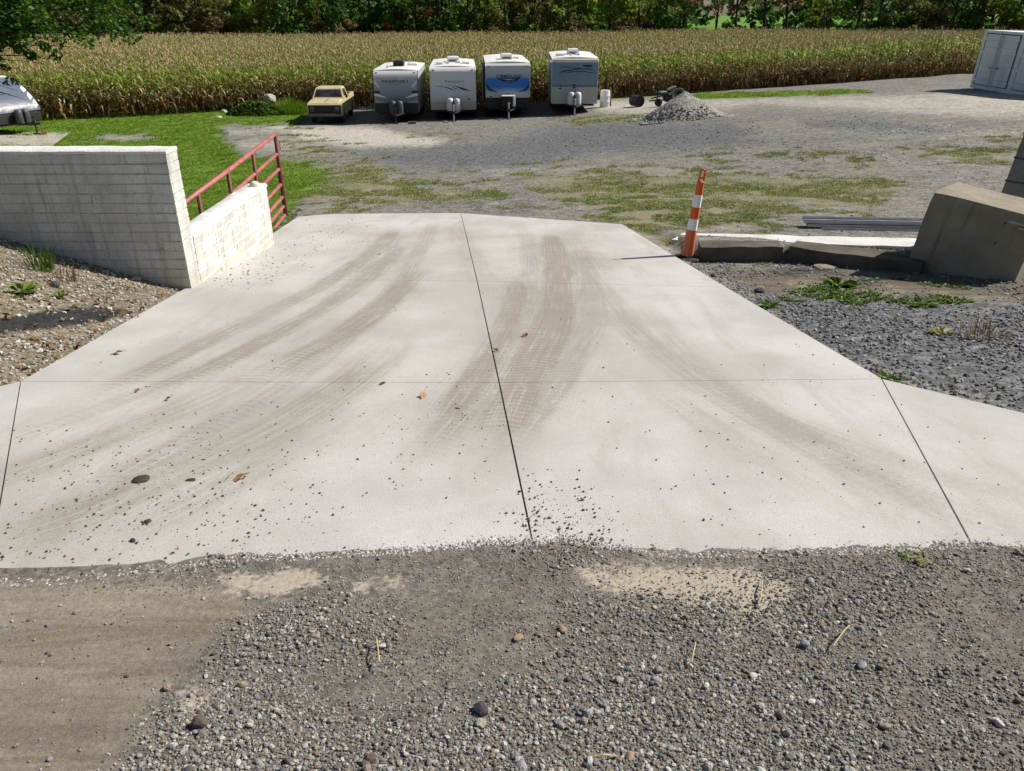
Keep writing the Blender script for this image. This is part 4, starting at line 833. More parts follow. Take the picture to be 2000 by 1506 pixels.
# 4: weathered blue and gray
def cap4m():
    g = NG('weathered_blue_cap'); p = g.obj(); z = g.sep(p)[2]; n = g.noise(p, 3, 7, .7); dr = g.noise(g.vscale(p, (6, 6, .4)), 1.8, 6, .7, .3)
    e = g.math('ADD', z, g.math('MULTIPLY', g.math('SUBTRACT', g.noise(p, 12, 4, .7), .5), .16))
    c = g.mix(g.rng(e, 1.36, 1.44), (.50, .50, .46), (.20, .30, .385)); c = g.mix(g.rng(n, .35, .7, 0, .35), c, (.36, .42, .43)); c = g.mix(g.rng(dr, .52, .72, 0, .5), c, (.17, .17, .135))
    c = g.mix(g.math('MULTIPLY', g.rng(e, 1.33, 1.39), g.rng(e, 1.47, 1.39)), c, (.10, .105, .09)); c = g.mix(g.rng(e, 2.52, 2.60), c, (.50, .49, .44))
    return g.done(c, .55, 0, .35)
t4, F = trailer('weathered blue and gray travel trailer with dark hill arches, beside the white drum', 1120, 44.0, 2.46, [(-.02, .54), (-.02, .62), (-.01, 1.38), (.02, 2.1), (.05, 2.5), (.12, 2.68), (.3, 2.75)], .5, 2.76, 7.0, R(-1.2), pm('trailer_old_white', (.55, .55, .51), .6, var=.14, sc=2, dirt=(.24, .23, .18), damt=.6), cap4m(), None, None, (.62, 2.4, ACW), 'white', ((-.75, 1.6, .22), (.2, 1.7, .14), (-.2, 1.2, .05)))
F.text('Outback', 'lettering', NAVY, t4, -.34, .765, .1, .66, .35)
for tp, bt in (([(-.68, .645), (-.5, .69), (-.3, .705), (-.1, .69)], [(-.68, .64), (-.5, .665), (-.3, .68), (-.1, .683)]), ([(-.2, .70), (0, .745), (.2, .752), (.38, .715)], [(-.2, .69), (0, .71), (.2, .715), (.38, .71)]), ([(.3, .715), (.48, .742), (.64, .735), (.8, .685)], [(.3, .71), (.48, .718), (.64, .712), (.8, .683)]), ([(-.68, .635), (-.2, .668), (.3, .685), (.7, .66), (.95, .63)], [(-.68, .63), (-.2, .652), (.3, .667), (.7, .645), (.95, .625)])):
    m = MB(); F.band(m, tp, bt); m.build('print_arch', NAVY, t4)
m = MB(); F.band(m, [(-.05, .705), (.15, .712), (.3, .708)], [(-.05, .69), (.15, .697), (.3, .695)], .016); m.build('print_arch', BEI, t4)
m = MB(); F.band(m, [(.36, .80), (.55, .812), (.76, .795)], [(.36, .775), (.55, .765), (.76, .77)]); m.build('print_emblem', NAVY, t4)
for u, v in ((-.63, .31), (-.02, .33), (-.02, .385)): q = F.at(u, v, .012); m = MB(); m.box(q.x - .09, q.x + .09, q.y - .02, q.y + .004, q.z - .025, q.z + .03, .01); m.build('front_fitting', FRM, t4)
m = MB(); m.tube([(-1.27, .1, 2.62), (-1.40, .15, 2.5), (-1.42, .3, 2.25), (-1.36, .3, 2.2)], .07, 7); m.build('awning_arm', WB, t4, True)
# 5: raked nose on the pad
cap5 = grad_mat('raked_cap_shaded', [(0, (.09, .105, .125)), (.4, (.10, .125, .165)), (.8, (.14, .175, .225)), (1, (.19, .22, .265))], .95, 2.75, .3, da=.06)  # shade and sky tint on the nose are worked into these dark stops
jp = H(92, 264); yaw5 = R(68); fp = jp + Vector((-math.sin(yaw5), math.cos(yaw5), 0)) * 1.08
fp.x -= .45
fp.z = float(gz(jp.x, jp.y)) + .04
def rib_side():
    g = NG('ribbed_side'); p = g.obj(); z = g.sep(p)[2]; wv = g.math('SINE', g.math('MULTIPLY', z, 2 * math.pi / .1))
    c = g.mix(g.rng(z, 1.20, 1.22), (.028, .028, .031), (.20, .20, .20)); c = g.mix(g.rng(z, .88, .90, 1, 0), c, (.17, .18, .175)); g.bump(wv, .8, .02); return g.done(c, .5, 0, .4)
t5, F = trailer('travel trailer with a raked silver blue nose on the concrete pad at the left', 0, 0, 2.44, [(-.10, .86), (-.18, .98), (-.10, 1.2), (.18, 1.58), (.58, 1.96), (1.05, 2.26), (1.7, 2.44)], .5, 2.48, 8.0, yaw5, rib_side(), cap5, BLK, .5, (.6, 3.6, ACB), 'black', ((.5, 4.6, .2),), pos=fp)
t5.location.z = fp.z
for k in range(4):
    m = MB(); v0 = .10 + .13 * k; F.band(m, [(-.98, v0 + .13), (-.84, v0 + .085), (-.72, v0 + .02)], [(-.98, v0 + .06), (-.84, v0 + .03), (-.72, v0)], .0135); m.build('print_slash', INKW, t5)
for k in range(3):
    m = MB(); v0 = .09 + .17 * k; F.band(m, [(.98, v0 + .18), (.80, v0 + .1)], [(.98, v0 + .05), (.80, v0)], .0135); m.build('print_slash', INKW, t5)
m = MB(); F.band(m, [(.99, .2), (.9, .12)], [(.99, .03), (.9, .03)], .0145); m.build('print_bar', NAVY, t5)
m = MB(); q = F.at(-.985, .62, .016); F.band(m, [(-.99, .66), (-.93, .64)], [(-.99, .60), (-.93, .60)], .016); m.build('print_mark', pm('print_red', (.35, .10, .06), .5), t5)
MB().box(-1.232, -1.215, .55, 1.75, .60, .87, .01).build('storage_door', pm('storage_door', (.33, .35, .34), .5, var=.1, sc=4), t5)
# pads and blocks
pad = MB(); pad.sheet([[(v.x, v.y, float(gz(v.x, v.y)) + .03) for v in (H(-500 + (600 if j else 640) * k / 11 + (0 if j else 0), 288 if j else 258.5) for k in range(12))] for j in (1, 0)])
padv = [Vector(v) for v in pad.v]; pad.sheet([[v for v in padv[:12]], [v - Vector((0, 0, .14)) for v in padv[:12]]])
tag(pad.build('concrete_pad', oldc('pad_concrete', (.40, .37, .31), (.47, .44, .38), (.30, .27, .22))), 'tan concrete pad under the trailer at the left edge', 'pad', kind='structure')
for px, py, s, lab in ((105, 243, 1, 'wood block on the ground right of the gray front trailer jack'),):
    q = H(805, 242); b = thing('wood_block', lab, 'wood block', q, (0, 0, .1)); MB().box(-.22, .22, -.06, .06, 0, .12, .01).build('timber', WOOD, b)
b = thing('wood_block', 'reddish wood block under the jack of the raked nose trailer', 'wood block', jp + Vector((-.05, -.1, .03)), (0, 0, .6)); MB().box(-.1, .1, -.1, .1, 0, .18, .01).build('timber', pm('red_wood', (.26, .10, .05), .85, var=.3, sc=12), b)

# ---------------------------------------------------------------- cream pickup
CRM = pm('cream_paint', (.58, .485, .28), .38, var=.09, sc=2.5, dirt=(.30, .20, .10), damt=.35)
tk = thing('pickup_truck', 'old cream pickup truck facing forward with a dark grille, left of the trailers', 'pickup truck', gcol(637, 43.35), (0, 0, R(3)))
def arch(yc, r, n=8, z0=.42): return [(yc + r * math.cos(math.pi * k / n), z0 + r * .95 * math.sin(math.pi * k / n)) for k in range(n + 1)]
W2 = .97
low = [(.08, .46), (.02, .60), (.02, 1.0), (.10, 1.07), (.7, 1.12), (1.36, 1.16), (5.25, 1.16), (5.25, .56)] + arch(4.25, .44) + arch(.98, .44)
m = MB(); m.prism(low, -W2, W2); m.build('body', CRM, tk, 30)
m = MB(); m.loft([[(-.80, .06, 1.035), (.80, .06, 1.035), (.86, 1.36, 1.165), (-.86, 1.36, 1.165)], [(-.76, .10, 1.085), (.76, .10, 1.085), (.80, 1.34, 1.225), (-.80, 1.34, 1.225)]]); m.build('hood', CRM, tk, 30)
MB().tube([(-.03, .35, 1.13), (.02, .7, 1.168), (.10, 1.1, 1.207)], .018, 5).build('hood_seam', BRN, tk)
MB().box(-.93, .93, -.004, .05, .575, 1.0, .01).build('grille_frame', BLK, tk)
m = MB(); [m.box(-.5, .5, -.018, .0, .66 + .06 * k, .675 + .06 * k) for k in range(5)]; o = m.build('grille_bar', FRM, tk); o['kind'] = 'stuff'
for x in (-.55, -.2, .42): MB().box(x, x + .04, -.03, .0, .62, .97).build('grille_post', FRM, tk)
LENS = pm('headlight_glass', (.12, .115, .12), .12, .2, var=.15, sc=10)
for x in (-.70, .70): m = MB(); m.box(x - .12, x + .12, -.02, .02, .76, .93, .015); h_ = m.build('headlight', LENS, tk); MB().box(x - .12, x + .12, -.022, .02, .66, .735, .01).build('turn_light', pm('amber_lens', (.09, .045, .02), .3), h_)
MB().box(-1.0, 1.0, -.16, -.04, .42, .58, .03).build('bumper', pm('dark_chrome', (.10, .095, .09), .4, .5, var=.3, sc=6, dirt=(.15, .11, .08), damt=.5), tk)
m = MB(); cabs = [((-.93, .93), (1.34, 3.2), 1.155), ((-.90, .90), (1.42, 3.18), 1.25), ((-.755, .755), (1.86, 3.02), 1.68), ((-.70, .70), (1.94, 2.96), 1.735), ((-.52, .52), (2.1, 2.85), 1.755)]
m.loft([[(a[0], b[0], z), (a[1], b[0], z), (a[1], b[1], z), (a[0], b[1], z)] for a, b, z in cabs]); cab = m.build('cab', CRM, tk, 30)
def onp(q, f): return [tuple(Vector(a) + Vector(f)) for a in q]
fr = lambda x, t: (x * (.90 + (.755 - .90) * t), 1.42 + (1.86 - 1.42) * t, 1.25 + .43 * t)
m = MB(); qs = [fr(-.90, .06), fr(.90, .06), fr(.90, .90), fr(-.90, .90)]; m.loft([onp(qs, (0, -.006, .006)), onp(qs, (0, .02, -.02))]); m.build('windshield', GLS, tk)
for k in (-1, 1):
    m = MB(); q = [fr(k * .93, .02), fr(k * .985, .02), fr(k * .985, .95), fr(k * .93, .95)]; m.loft([onp(q, (0, -.01, .01)), onp(q, (0, .02, -.02))]); m.build('pillar', CRM, tk)
    sd_ = lambda y, t: (k * (.90 + (.755 - .90) * t), y, 1.25 + .43 * t)
    m = MB(); q = [sd_(1.72, .1), sd_(2.95, .1), sd_(2.86, .9), sd_(2.0, .9)]; m.loft([onp(q, (k * .006, 0, .002)), onp(q, (-k * .02, 0, -.004))]); m.build('side_window', GLS, tk)
    m = MB(); m.box(k * 1.06 - .07, k * 1.06 + .07, 1.62, 1.66, 1.22, 1.40, .01); mr = m.build('mirror', FRM, tk); MB().tube([(k * .9, 1.66, 1.24), (k * 1.02, 1.64, 1.26)], .014, 5).build('mirror_arm', FRM, mr)
    MB().box(k * W2 - .012, k * W2 + .012, 1.5, 2.95, .56, 1.13, .008).build('door', CRM, tk); 
    MB().box(k * W2 - .005, k * W2 + .03, 2.75, 2.9, .98, 1.01, .005).build('door_handle', SILV, tk)
    for yy in (.98, 4.25): wheel(tk, k * .82, yy, .37, .24, k)
MB().box(-.80, .80, 3.32, 5.15, .62, 1.165).build('bed_floor', BLK, tk)
for x0, x1, y0, y1 in ((-.97, -.82, 3.25, 5.25), (.82, .97, 3.25, 5.25), (-.82, .82, 5.15, 5.25), (-.82, .82, 3.25, 3.33)): MB().box(x0, x1, y0, y1, 1.165, 1.24, .01).build('bed_rail', CRM, tk)
MB().box(-.85, .85, .4, 5.0, .33, .55).build('chassis', BLK, tk)
tk.scale = (.93, .97, 1.0)

# ---------------------------------------------------------------- shipping container with side doors
CW = pm('container_white', (.76, .775, .79), .5, var=.08, sc=1.5, dirt=(.38, .37, .36), damt=.35); CG = pm('door_gasket', (.03, .032, .036), .7, var=.2, sc=8); CT = pm('container_door', (.70, .725, .745), .5, var=.08, sc=1.5, dirt=(.36, .36, .36), damt=.3)
cl = gcol(1893, 40.6); ct = thing('shipping_container', 'white shipping container with side doors on the gravel rise at the right edge', 'container', cl + Vector((0, 0, .05)), (R(-1.5), R(1.6), R(-78)))
CL_, CD_, CHT = 6.06, 2.44, 2.59
m = MB(); m.box(.03, CL_ - .03, .06, CD_ - .03, .12, CHT - .06); m.build('shell', CW, ct)
for nm, b in (('bottom_rail', (0, CL_, 0, .1, 0, .17)), ('top_rail', (0, CL_, 0, .1, CHT - .12, CHT)), ('bottom_rail', (0, CL_, CD_ - .1, CD_, 0, .17)), ('top_rail', (0, CL_, CD_ - .1, CD_, CHT - .12, CHT)), ('end_rail', (0, .1, .1, CD_ - .1, 0, .16)), ('end_rail', (CL_ - .1, CL_, .1, CD_ - .1, 0, .16)), ('end_rail', (0, .1, .1, CD_ - .1, CHT - .12, CHT)), ('end_rail', (CL_ - .1, CL_, .1, CD_ - .1, CHT - .12, CHT))): MB().box(*b, .008).build(nm, CW, ct)
for x in (0, CL_ - .16):
    for y in (0, CD_ - .16): MB().box(x - .004, x + .164, y - .004, y + .164, .002, CHT + .004, .008).build('corner_post', CW, ct)
nx = 62; prof = [(0.1 + k * (CL_ - .2) / (nx - 1), CHT - .03 + (.03 if (k // 1) % 4 in (1, 2) else 0)) for k in range(nx)]
m = MB(); m.loft([[(a, y, b) for a, b in prof] + [(prof[-1][0], y, CHT - .1), (prof[0][0], y, CHT - .1)] for y in (.1, CD_ - .1)]); m.build('corrugated_roof', CW, ct)
for x0 in (.22, 2.62):
    for k in range(2):
        xa = x0 + k * 1.0; xb = xa + .98
        d = MB().box(xa, xb, -.005, .05, .20, CHT - .16, .006).build('side_door', CT, ct)
        for z, hgt in ((.46, .05), (1.02, .09), (1.25, .09), (1.5, .09), (1.78, .09), (2.08, .09)):
            m = MB(); yq = -.005; m.loft([[(xa + .12, yq, z), (xa + .12, yq, z + hgt), (xb - .12, yq, z + hgt), (xb - .12, yq, z)], [(xa + .12, yq - .028, z + .025), (xa + .12, yq - .028, z + hgt - .01), (xb - .12, yq - .028, z + hgt - .01), (xb - .12, yq - .028, z + .025)]]); m.build('door_rib', CT, d)
        xr = xb - .10 if k == 0 else xa + .10
        MB().tube([(xr, -.05, .1), (xr, -.05, CHT - .05)], .02, 7).build('lock_rod', SILV, d)
        MB().tube([(xr, -.06, 1.0), (xr + (.2 if k else -.2), -.06, .97)], .018, 6).build('door_lever', FRM, d)
        for z in (.35, .95, 1.6, 2.2): MB().box(xa - .03 if k == 0 else xb - .05, xa + .05 if k == 0 else xb + .03, -.025, .01, z, z + .09, .006).build('hinge', CW, d)
    for a, b in (((x0 - .03, x0 + 2.01), (.17, .198)), ((x0 - .03, x0 + 2.01), (CHT - .158, CHT - .12))): MB().box(*a, .0, .03, *b).build('door_gasket', CG, ct)
    for x in (x0 - .03, x0 + 1.982): MB().box(x, x + .028, .0, .03, .198, CHT - .158).build('door_gasket', CG, ct)
    MB().box(x0 + .982, x0 + .998, .0, .03, .198, CHT - .158).build('door_gasket', CG, ct)
MB().box(3.35, 3.85, -.009, .0, 1.25, 1.40).build('door_sticker', INKW, ct)

# ---------------------------------------------------------------- drum, scrap, stone heap
q = H(1181, 209); t = thing('plastic_drum', 'white plastic drum standing right of the weathered trailer', 'drum', q); n = 20
DRM = pm('drum_white', (.60, .62, .63), .45, var=.08, sc=5, dirt=(.36, .34, .3), damt=.4)
m = MB(); m.loft([[(r * math.cos(2 * math.pi * k / n), r * math.sin(2 * math.pi * k / n), z) for k in range(n)] for z, r in ((0, .25), (.02, .27), (.27, .275), (.29, .285), (.31, .275), (.58, .275), (.60, .285), (.62, .275), (.86, .27), (.9, .25), (.9, .001))]); m.build('drum_body', DRM, t, 40)
for x, y in ((-.1, .05), (.12, -.04)): m = MB(); m.tube([(x, y, .89), (x, y, .93)], .035, 8); m.build('bung_cap', DRM, t, 40)
q = H(1192, 208); t = thing('wood_post', 'brown wooden post right beside the white plastic drum', 'post', q, (0, R(-3), 0)); MB().box(-.05, .05, -.05, .05, -.2, 1.0, .01).build('timber', WOOD, t)
q = H(1249, 209); t = thing('steel_barrel', 'dark round barrel lying on its side, open end forward, right of the drum', 'barrel', q + Vector((0, 0, .29)), (0, 0, R(24))); n = 22
m = MB(); m.loft([[(r * math.cos(2 * math.pi * k / n), y, r * math.sin(2 * math.pi * k / n)) for k in range(n)] for y, r in ((.06, .001), (.05, .27), (-.01, .275), (-.01, .295), (.05, .295), (.3, .285), (.32, .295), (.35, .285), (.62, .285), (.66, .295), (.68, .28), (.68, .001))]); m.build('barrel_body', pm('barrel_dark', (.022, .02, .019), .7, .1, var=.4, sc=9, dirt=(.12, .07, .04), damt=.5), t, 40)
# heap of crushed stone
hc = H(1338, 232); HX, HY = 1.85, 1.5
def heapz(x, y):
    r = math.hypot(x / HX, y / HY); return 1.16 * max(0, 1 - r) ** .92 * (1 + .12 * mnoise.noise((x * 1.3, y * 1.3, 4))) + (.035 * mnoise.noise((x * 7, y * 7, 2)) if r < 1 else 0)
m = MB(); n = 64
for k in range(n):
    row = []
    for j in range(n):
        x = (j / (n - 1) * 2 - 1) * HX * 1.15; y = (k / (n - 1) * 2 - 1) * HY * 1.15; row.append((x, y, heapz(x, y) + float(gz(hc.x + x, hc.y + y)) - hc.z - .01))
    m.v += row
m.f = [(k * n + j, k * n + j + 1, (k + 1) * n + j + 1, (k + 1) * n + j) for k in range(n - 1) for j in range(n - 1)]
g = NG('crushed_stone'); p_ = g.obj(); c_ = g.sep(g.vor(p_, 14))[0]; nn_ = g.noise(p_, 30, 5, .7)
g.bump(g.math('ADD', c_, nn_), 1, .06); HEAPM = g.done(g.ramp(g.mix(.5, c_, nn_), [(.2, (.17, .16, .14)), (.55, (.38, .36, .315)), (.85, (.58, .555, .49))]), .95)
hp = thing('stone_heap', 'gray heap of crushed stone on the yard in front of the corn', 'stone heap', hc + Vector((0, .6, 0))); put('heap_body', m.mesh('heap_body', HEAPM, False, False), hp)
# wrecked quad lying behind the heap
SCB = pm('scrap_black', (.02, .02, .022), .6, .2, var=.3, sc=8, dirt=(.10, .08, .06), damt=.5); SCG = pm('scrap_gray', (.24, .245, .25), .5, .2, var=.3, sc=8, dirt=(.12, .10, .08), damt=.5)
DUST = pm('dusty_tyre', (.10, .098, .095), .85, var=.3, sc=10, dirt=(.2, .19, .17), damt=.5)
qd = H(1306, 207); sc = thing('scrap_quad', 'black wrecked quad bike frame with one tyre up, behind the stone heap', 'quad bike', qd, (0, 0, R(8)))
def tyre_at(x, y, z, r, wd, rx, rz, nm='wheel', mat=None):
    m = MB(); n = 22; m.loft([[(a, b * math.cos(2 * math.pi * k / n), b * math.sin(2 * math.pi * k / n)) for k in range(n)] for a, b in ((-wd / 2, r * .5), (-wd / 2, r * .88), (-wd * .3, r), (wd * .3, r), (wd / 2, r * .88), (wd / 2, r * .5), (-wd / 2, r * .5))], False); o = m.build(nm, mat or TYRE, sc, 40); o.location = (x, y, z); o.rotation_euler = (0, rx, rz)
    m = MB(); m.tube([(-wd * .12, 0, 0), (wd * .12, 0, 0)], r * .5, 14); o2 = m.build('rim', SCB, o, 40)
tyre_at(.50, -.1, .62, .29, .2, R(14), R(72), mat=DUST); tyre_at(-.62, -.1, .2, .2, .16, R(5), R(80)); tyre_at(.75, .4, .30, .33, .2, R(0), R(20)); tyre_at(.2, .5, .3, .3, .2, R(80), 0)
m = MB(); [m.tube(a, .035, 6) for a in (((-1.1, 0, .28), (-.3, 0, .3), (.5, .05, .72)), ((-.9, .3, .36), (-.2, .3, .5), (.6, .3, .8)), ((-.7, 0, .3), (-.6, .1, .62), (-.1, .1, .72), (.4, 0, .85)), ((-.3, 0, .3), (-.25, .3, .5)), ((.1, 0, .5), (.1, .3, .62)))]; o = m.build('tube_frame', SCB, sc, True); o['kind'] = 'stuff'
MB().box(-.3, .2, .02, .3, .32, .6, .05).build('engine', SCB, sc); MB().box(-.55, -.05, .05, .35, .62, .74, .04).build('plastic_cowl', SCG, sc); o = MB().box(-.08, .35, .0, .4, .0, .09, .04).build('fender', SCG, sc); o.location = (0.05, .05, .78); o.rotation_euler = (0, R(-25), 0); o = MB().box(0, .3, 0, .12, 0, .22, .04).build('fork_cover', SCG, sc); o.location = (.1, -.08, .55); o.rotation_euler = (0, R(20), 0)
MB().tube([(-.95, -.05, .68), (-.5, .0, .72)], .02, 6).build('handlebar', SCB, sc)
# ---------------------------------------------------------------- scattered growth: many small copies over points
def vcoll(name, meshes):
    c = bpy.data.collections.new(name)
    for k, me in enumerate(meshes):
        o = bpy.data.objects.new('%s_%02d' % (name, k), me); c.objects.link(o)
    return c
def scatter(name, pts, rot, scl, coll, nvar, label, kind='stuff'):
    N = len(pts); me = bpy.data.meshes.new(name); me.vertices.add(N); me.vertices.foreach_set('co', np.asarray(pts, np.float32).ravel())
    for k, a, tp in (('rot', rot, 'FLOAT_VECTOR'), ('scl', scl, 'FLOAT_VECTOR')):
        at = me.attributes.new(k, tp, 'POINT'); at.data.foreach_set('vector', np.asarray(a, np.float32).ravel())
    at = me.attributes.new('idx', 'INT', 'POINT'); at.data.foreach_set('value', RNG.integers(0, nvar, N).astype(np.int32))
    o = link(bpy.data.objects.new(name, me)); tag(o, label, None, None, kind)
    g = bpy.data.node_groups.new(name, 'GeometryNodeTree'); g.interface.new_socket('Geometry', in_out='INPUT', socket_type='NodeSocketGeometry'); g.interface.new_socket('Geometry', in_out='OUTPUT', socket_type='NodeSocketGeometry')
    gi = g.nodes.new('NodeGroupInput'); go = g.nodes.new('NodeGroupOutput'); ip = g.nodes.new('GeometryNodeInstanceOnPoints'); ci = g.nodes.new('GeometryNodeCollectionInfo')
    ci.inputs['Collection'].default_value = coll; ci.inputs['Separate Children'].default_value = True; ci.inputs['Reset Children'].default_value = True
    def na(n, t): a = g.nodes.new('GeometryNodeInputNamedAttribute'); a.data_type = t; a.inputs['Name'].default_value = n; return a.outputs[0]
    g.links.new(gi.outputs[0], ip.inputs['Points']); g.links.new(ci.outputs[0], ip.inputs['Instance']); ip.inputs['Pick Instance'].default_value = True
    g.links.new(na('idx', 'INT'), ip.inputs['Instance Index']); e2r = g.nodes.new('FunctionNodeEulerToRotation'); g.links.new(na('rot', 'FLOAT_VECTOR'), e2r.inputs[0]); g.links.new(e2r.outputs[0], ip.inputs['Rotation']); g.links.new(na('scl', 'FLOAT_VECTOR'), ip.inputs['Scale'])
    g.links.new(ip.outputs[0], go.inputs[0]); md = o.modifiers.new('scatter', 'NODES'); md.node_group = g
    return o
def leafmat(name, stops, tr=.3, rough=.6, wsc=.25, wamp=.5, hgt=None):
    """leaf colours: ramp over per-leaf value + per-plant value + slow drift over the ground"""
    g = NG(name); a = g.attr('r'); v = g.math('ADD', g.math('MULTIPLY', a, .55), g.math('MULTIPLY', g.rnd(), .30)); v = g.math('ADD', v, g.math('MULTIPLY', g.math('SUBTRACT', g.noise(g.pos(), wsc, 3), .5), wamp)); 
    if hgt: z = g.sep(g.obj())[2]; v = g.math('ADD', v, g.rng(z, hgt[0], hgt[1], -hgt[2], hgt[2]))
    c = g.ramp(v, stops); g.done(c, rough, 0, .25); g.translucent(c, tr); return g.m

# ---- corn
CORNM = leafmat('corn_leaf', [(.02, (.09, .042, .016)), (.18, (.24, .125, .045)), (.32, (.50, .34, .14)), (.43, (.68, .57, .30)), (.51, (.48, .47, .15)), (.61, (.25, .33, .045)), (.80, (.16, .27, .03)), (1.0, (.30, .40, .05))], .4, .6, .09, .7, (.38, 1.85, .29))
HUSK = pm('corn_husk', (.72, .62, .42), .7, var=.2, sc=9); STALK = pm('corn_stalk', (.24, .165, .075), .7, var=.35, sc=5); TASS = pm('corn_tassel', (.46, .36, .19), .8, var=.25, sc=9)
def corn(seed):
    r = random.Random(seed); V = []; Fc = []; A = []; MI = []
    def strip(pts, wid, side, val, mi):
        b = len(V)
        for p, w_ in zip(pts, wid): V.append(p - side * w_); V.append(p + side * w_); A.extend([val, val])
        for k in range(len(pts) - 1): Fc.append((b + 2 * k, b + 2 * k + 1, b + 2 * k + 3, b + 2 * k + 2)); MI.append(mi)
    Hs = 2.25 + r.uniform(-.1, .1); b = len(V); lean = Vector((r.uniform(-.1, .1), r.uniform(-.1, .1), 0))
    for k in range(4):
        for j in range(3): V.append(Vector((.014 * math.cos(j * 2.1), .014 * math.sin(j * 2.1), Hs * k / 3)) + lean * (k / 3) ** 2); A.append(.2)
    for k in range(3):
        for j in range(3): Fc.append((b + 3 * k + j, b + 3 * k + (j + 1) % 3, b + 3 * k + 3 + (j + 1) % 3, b + 3 * k + 3 + j)); MI.append(2)
    base = r.uniform(0, 6.28); nl = 13
    for k in range(nl):
        z = .35 + 1.8 * k / nl + r.uniform(-.05, .05); a = base + (k % 2) * math.pi + r.uniform(-.7, .7); d = Vector((math.cos(a), math.sin(a), 0)); L = r.uniform(.55, .85) * (1 - .25 * abs(k / nl - .5)); el = r.uniform(.5, 1.25) if k > 4 else r.uniform(-.3, .6)
        p = Vector((0, 0, z)) + lean * (z / Hs) ** 2; pts = [p]; e = el; n = 5
        for q in range(n): p = p + (d * math.cos(e) + Vector((0, 0, math.sin(e)))) * (L / n); pts.append(p); e -= r.uniform(.35, .62)
        tw = r.uniform(-.5, .5); side = (d.cross(Vector((0, 0, 1))) * math.cos(tw) + Vector((0, 0, 1)) * math.sin(tw)).normalized(); w0 = r.uniform(.036, .052)
        strip(pts, [w0 * .6, w0, w0, w0 * .85, w0 * .55, .004], side, r.random(), 0)
    for k in range(6):
        a = r.uniform(0, 6.28); d = Vector((math.cos(a), math.sin(a), 0)); p = Vector((0, 0, Hs)) + lean; pts = [p, p + Vector((0, 0, .13)) + d * .05, p + Vector((0, 0, .22)) + d * r.uniform(.1, .2)]; strip(pts, [.010, .012, .004], d.cross(Vector((0, 0, 1))), .5, 3)
    a = base + r.uniform(-.5, .5); d = Vector((math.cos(a), math.sin(a), .9 if seed % 2 else -.7)).normalized(); p0 = Vector((0, 0, r.uniform(.95, 1.2))); sd_ = d.orthogonal().normalized(); s2 = d.cross(sd_); b = len(V)
    for t, rr in ((0, .015), (.08, .036), (.2, .034), (.30, .006)):
        for j in range(5): V.append(p0 + d * t + (sd_ * math.cos(j * 1.257) + s2 * math.sin(j * 1.257)) * rr); A.append(.5)
    for k in range(3):
        for j in range(5): Fc.append((b + 5 * k + j, b + 5 * k + (j + 1) % 5, b + 5 * k + 5 + (j + 1) % 5, b + 5 * k + 5 + j)); MI.append(1)
    me = mesh_np('corn_plant', V, Fc, False, {'r': A})
    for m_ in (CORNM, HUSK, STALK, TASS): me.materials.append(m_)
    me.polygons.foreach_set('material_index', np.array(MI, np.int32)); return me
pts = []
xf = lambda x: np.interp(x, [-60, -26, -20.5, -15, 3, 12, 20, 26, 60], [43, 45.6, 48.2, 51.2, 51.2, 51.4, 51.2, 50.5, 52])
for row in range(0, 86):
    off = row * .80; step = .2 if row < 26 else .26 if row < 50 else .34
    xs = np.arange(-86, 86, step); xs = xs + RNG.normal(0, .05, len(xs)); yy = xf(xs) + off + RNG.normal(0, .05, len(xs))
    dep = yy * CP + 3.5 * SP; k = (np.abs(xs) < .69 * dep + 3) & (RNG.random(len(xs)) > .04); pts.append(np.stack([xs[k], yy[k]], -1))
pts = np.concatenate(pts); N = len(pts); z = gz(pts[:, 0], pts[:, 1])
sw = .98 + .07 * np.array([mnoise.noise((a * .05, b * .05, 1)) for a, b in pts]) + RNG.normal(0, .045, N)
coll = vcoll('corn_variant', [corn(k) for k in range(9)])
scatter('corn_field', np.stack([pts[:, 0], pts[:, 1], z - .02], -1), np.stack([RNG.normal(0, .05, N), RNG.normal(0, .05, N), RNG.random(N) * 6.28], -1), np.stack([sw, sw, sw * 1.08], -1), coll, 9, 'ripening corn field, tan and green, behind the parked trailers')

# ---- grass and weeds on lawn and yard
def tuft(seed, n, h, spread, lean=.5, wd=.006):
    r = random.Random(seed); V = []; Fc = []; A = []
    for _ in range(n):
        a = r.uniform(0, 6.28); rad = spread * math.sqrt(r.random()); p = Vector((rad * math.cos(a), rad * math.sin(a), -.01)); d = Vector((math.cos(a + r.uniform(-1, 1)), math.sin(a + r.uniform(-1, 1)), 0)) * r.uniform(.1, lean); hh = h * r.uniform(.5, 1.1); s_ = d.cross(Vector((0, 0, 1))).normalized() * wd; v = r.random(); b = len(V)
        V += [p - s_, p + s_, p + d * hh * .4 + Vector((0, 0, hh * .6)) - s_ * .8, p + d * hh * .4 + Vector((0, 0, hh * .6)) + s_ * .8, p + d * hh * 1.1 + Vector((0, 0, hh * .95))]; A += [v] * 5; Fc += [(b, b + 1, b + 3, b + 2), (b + 2, b + 3, b + 4)]
    return mesh_np('tuft', V, Fc, False, {'r': A})
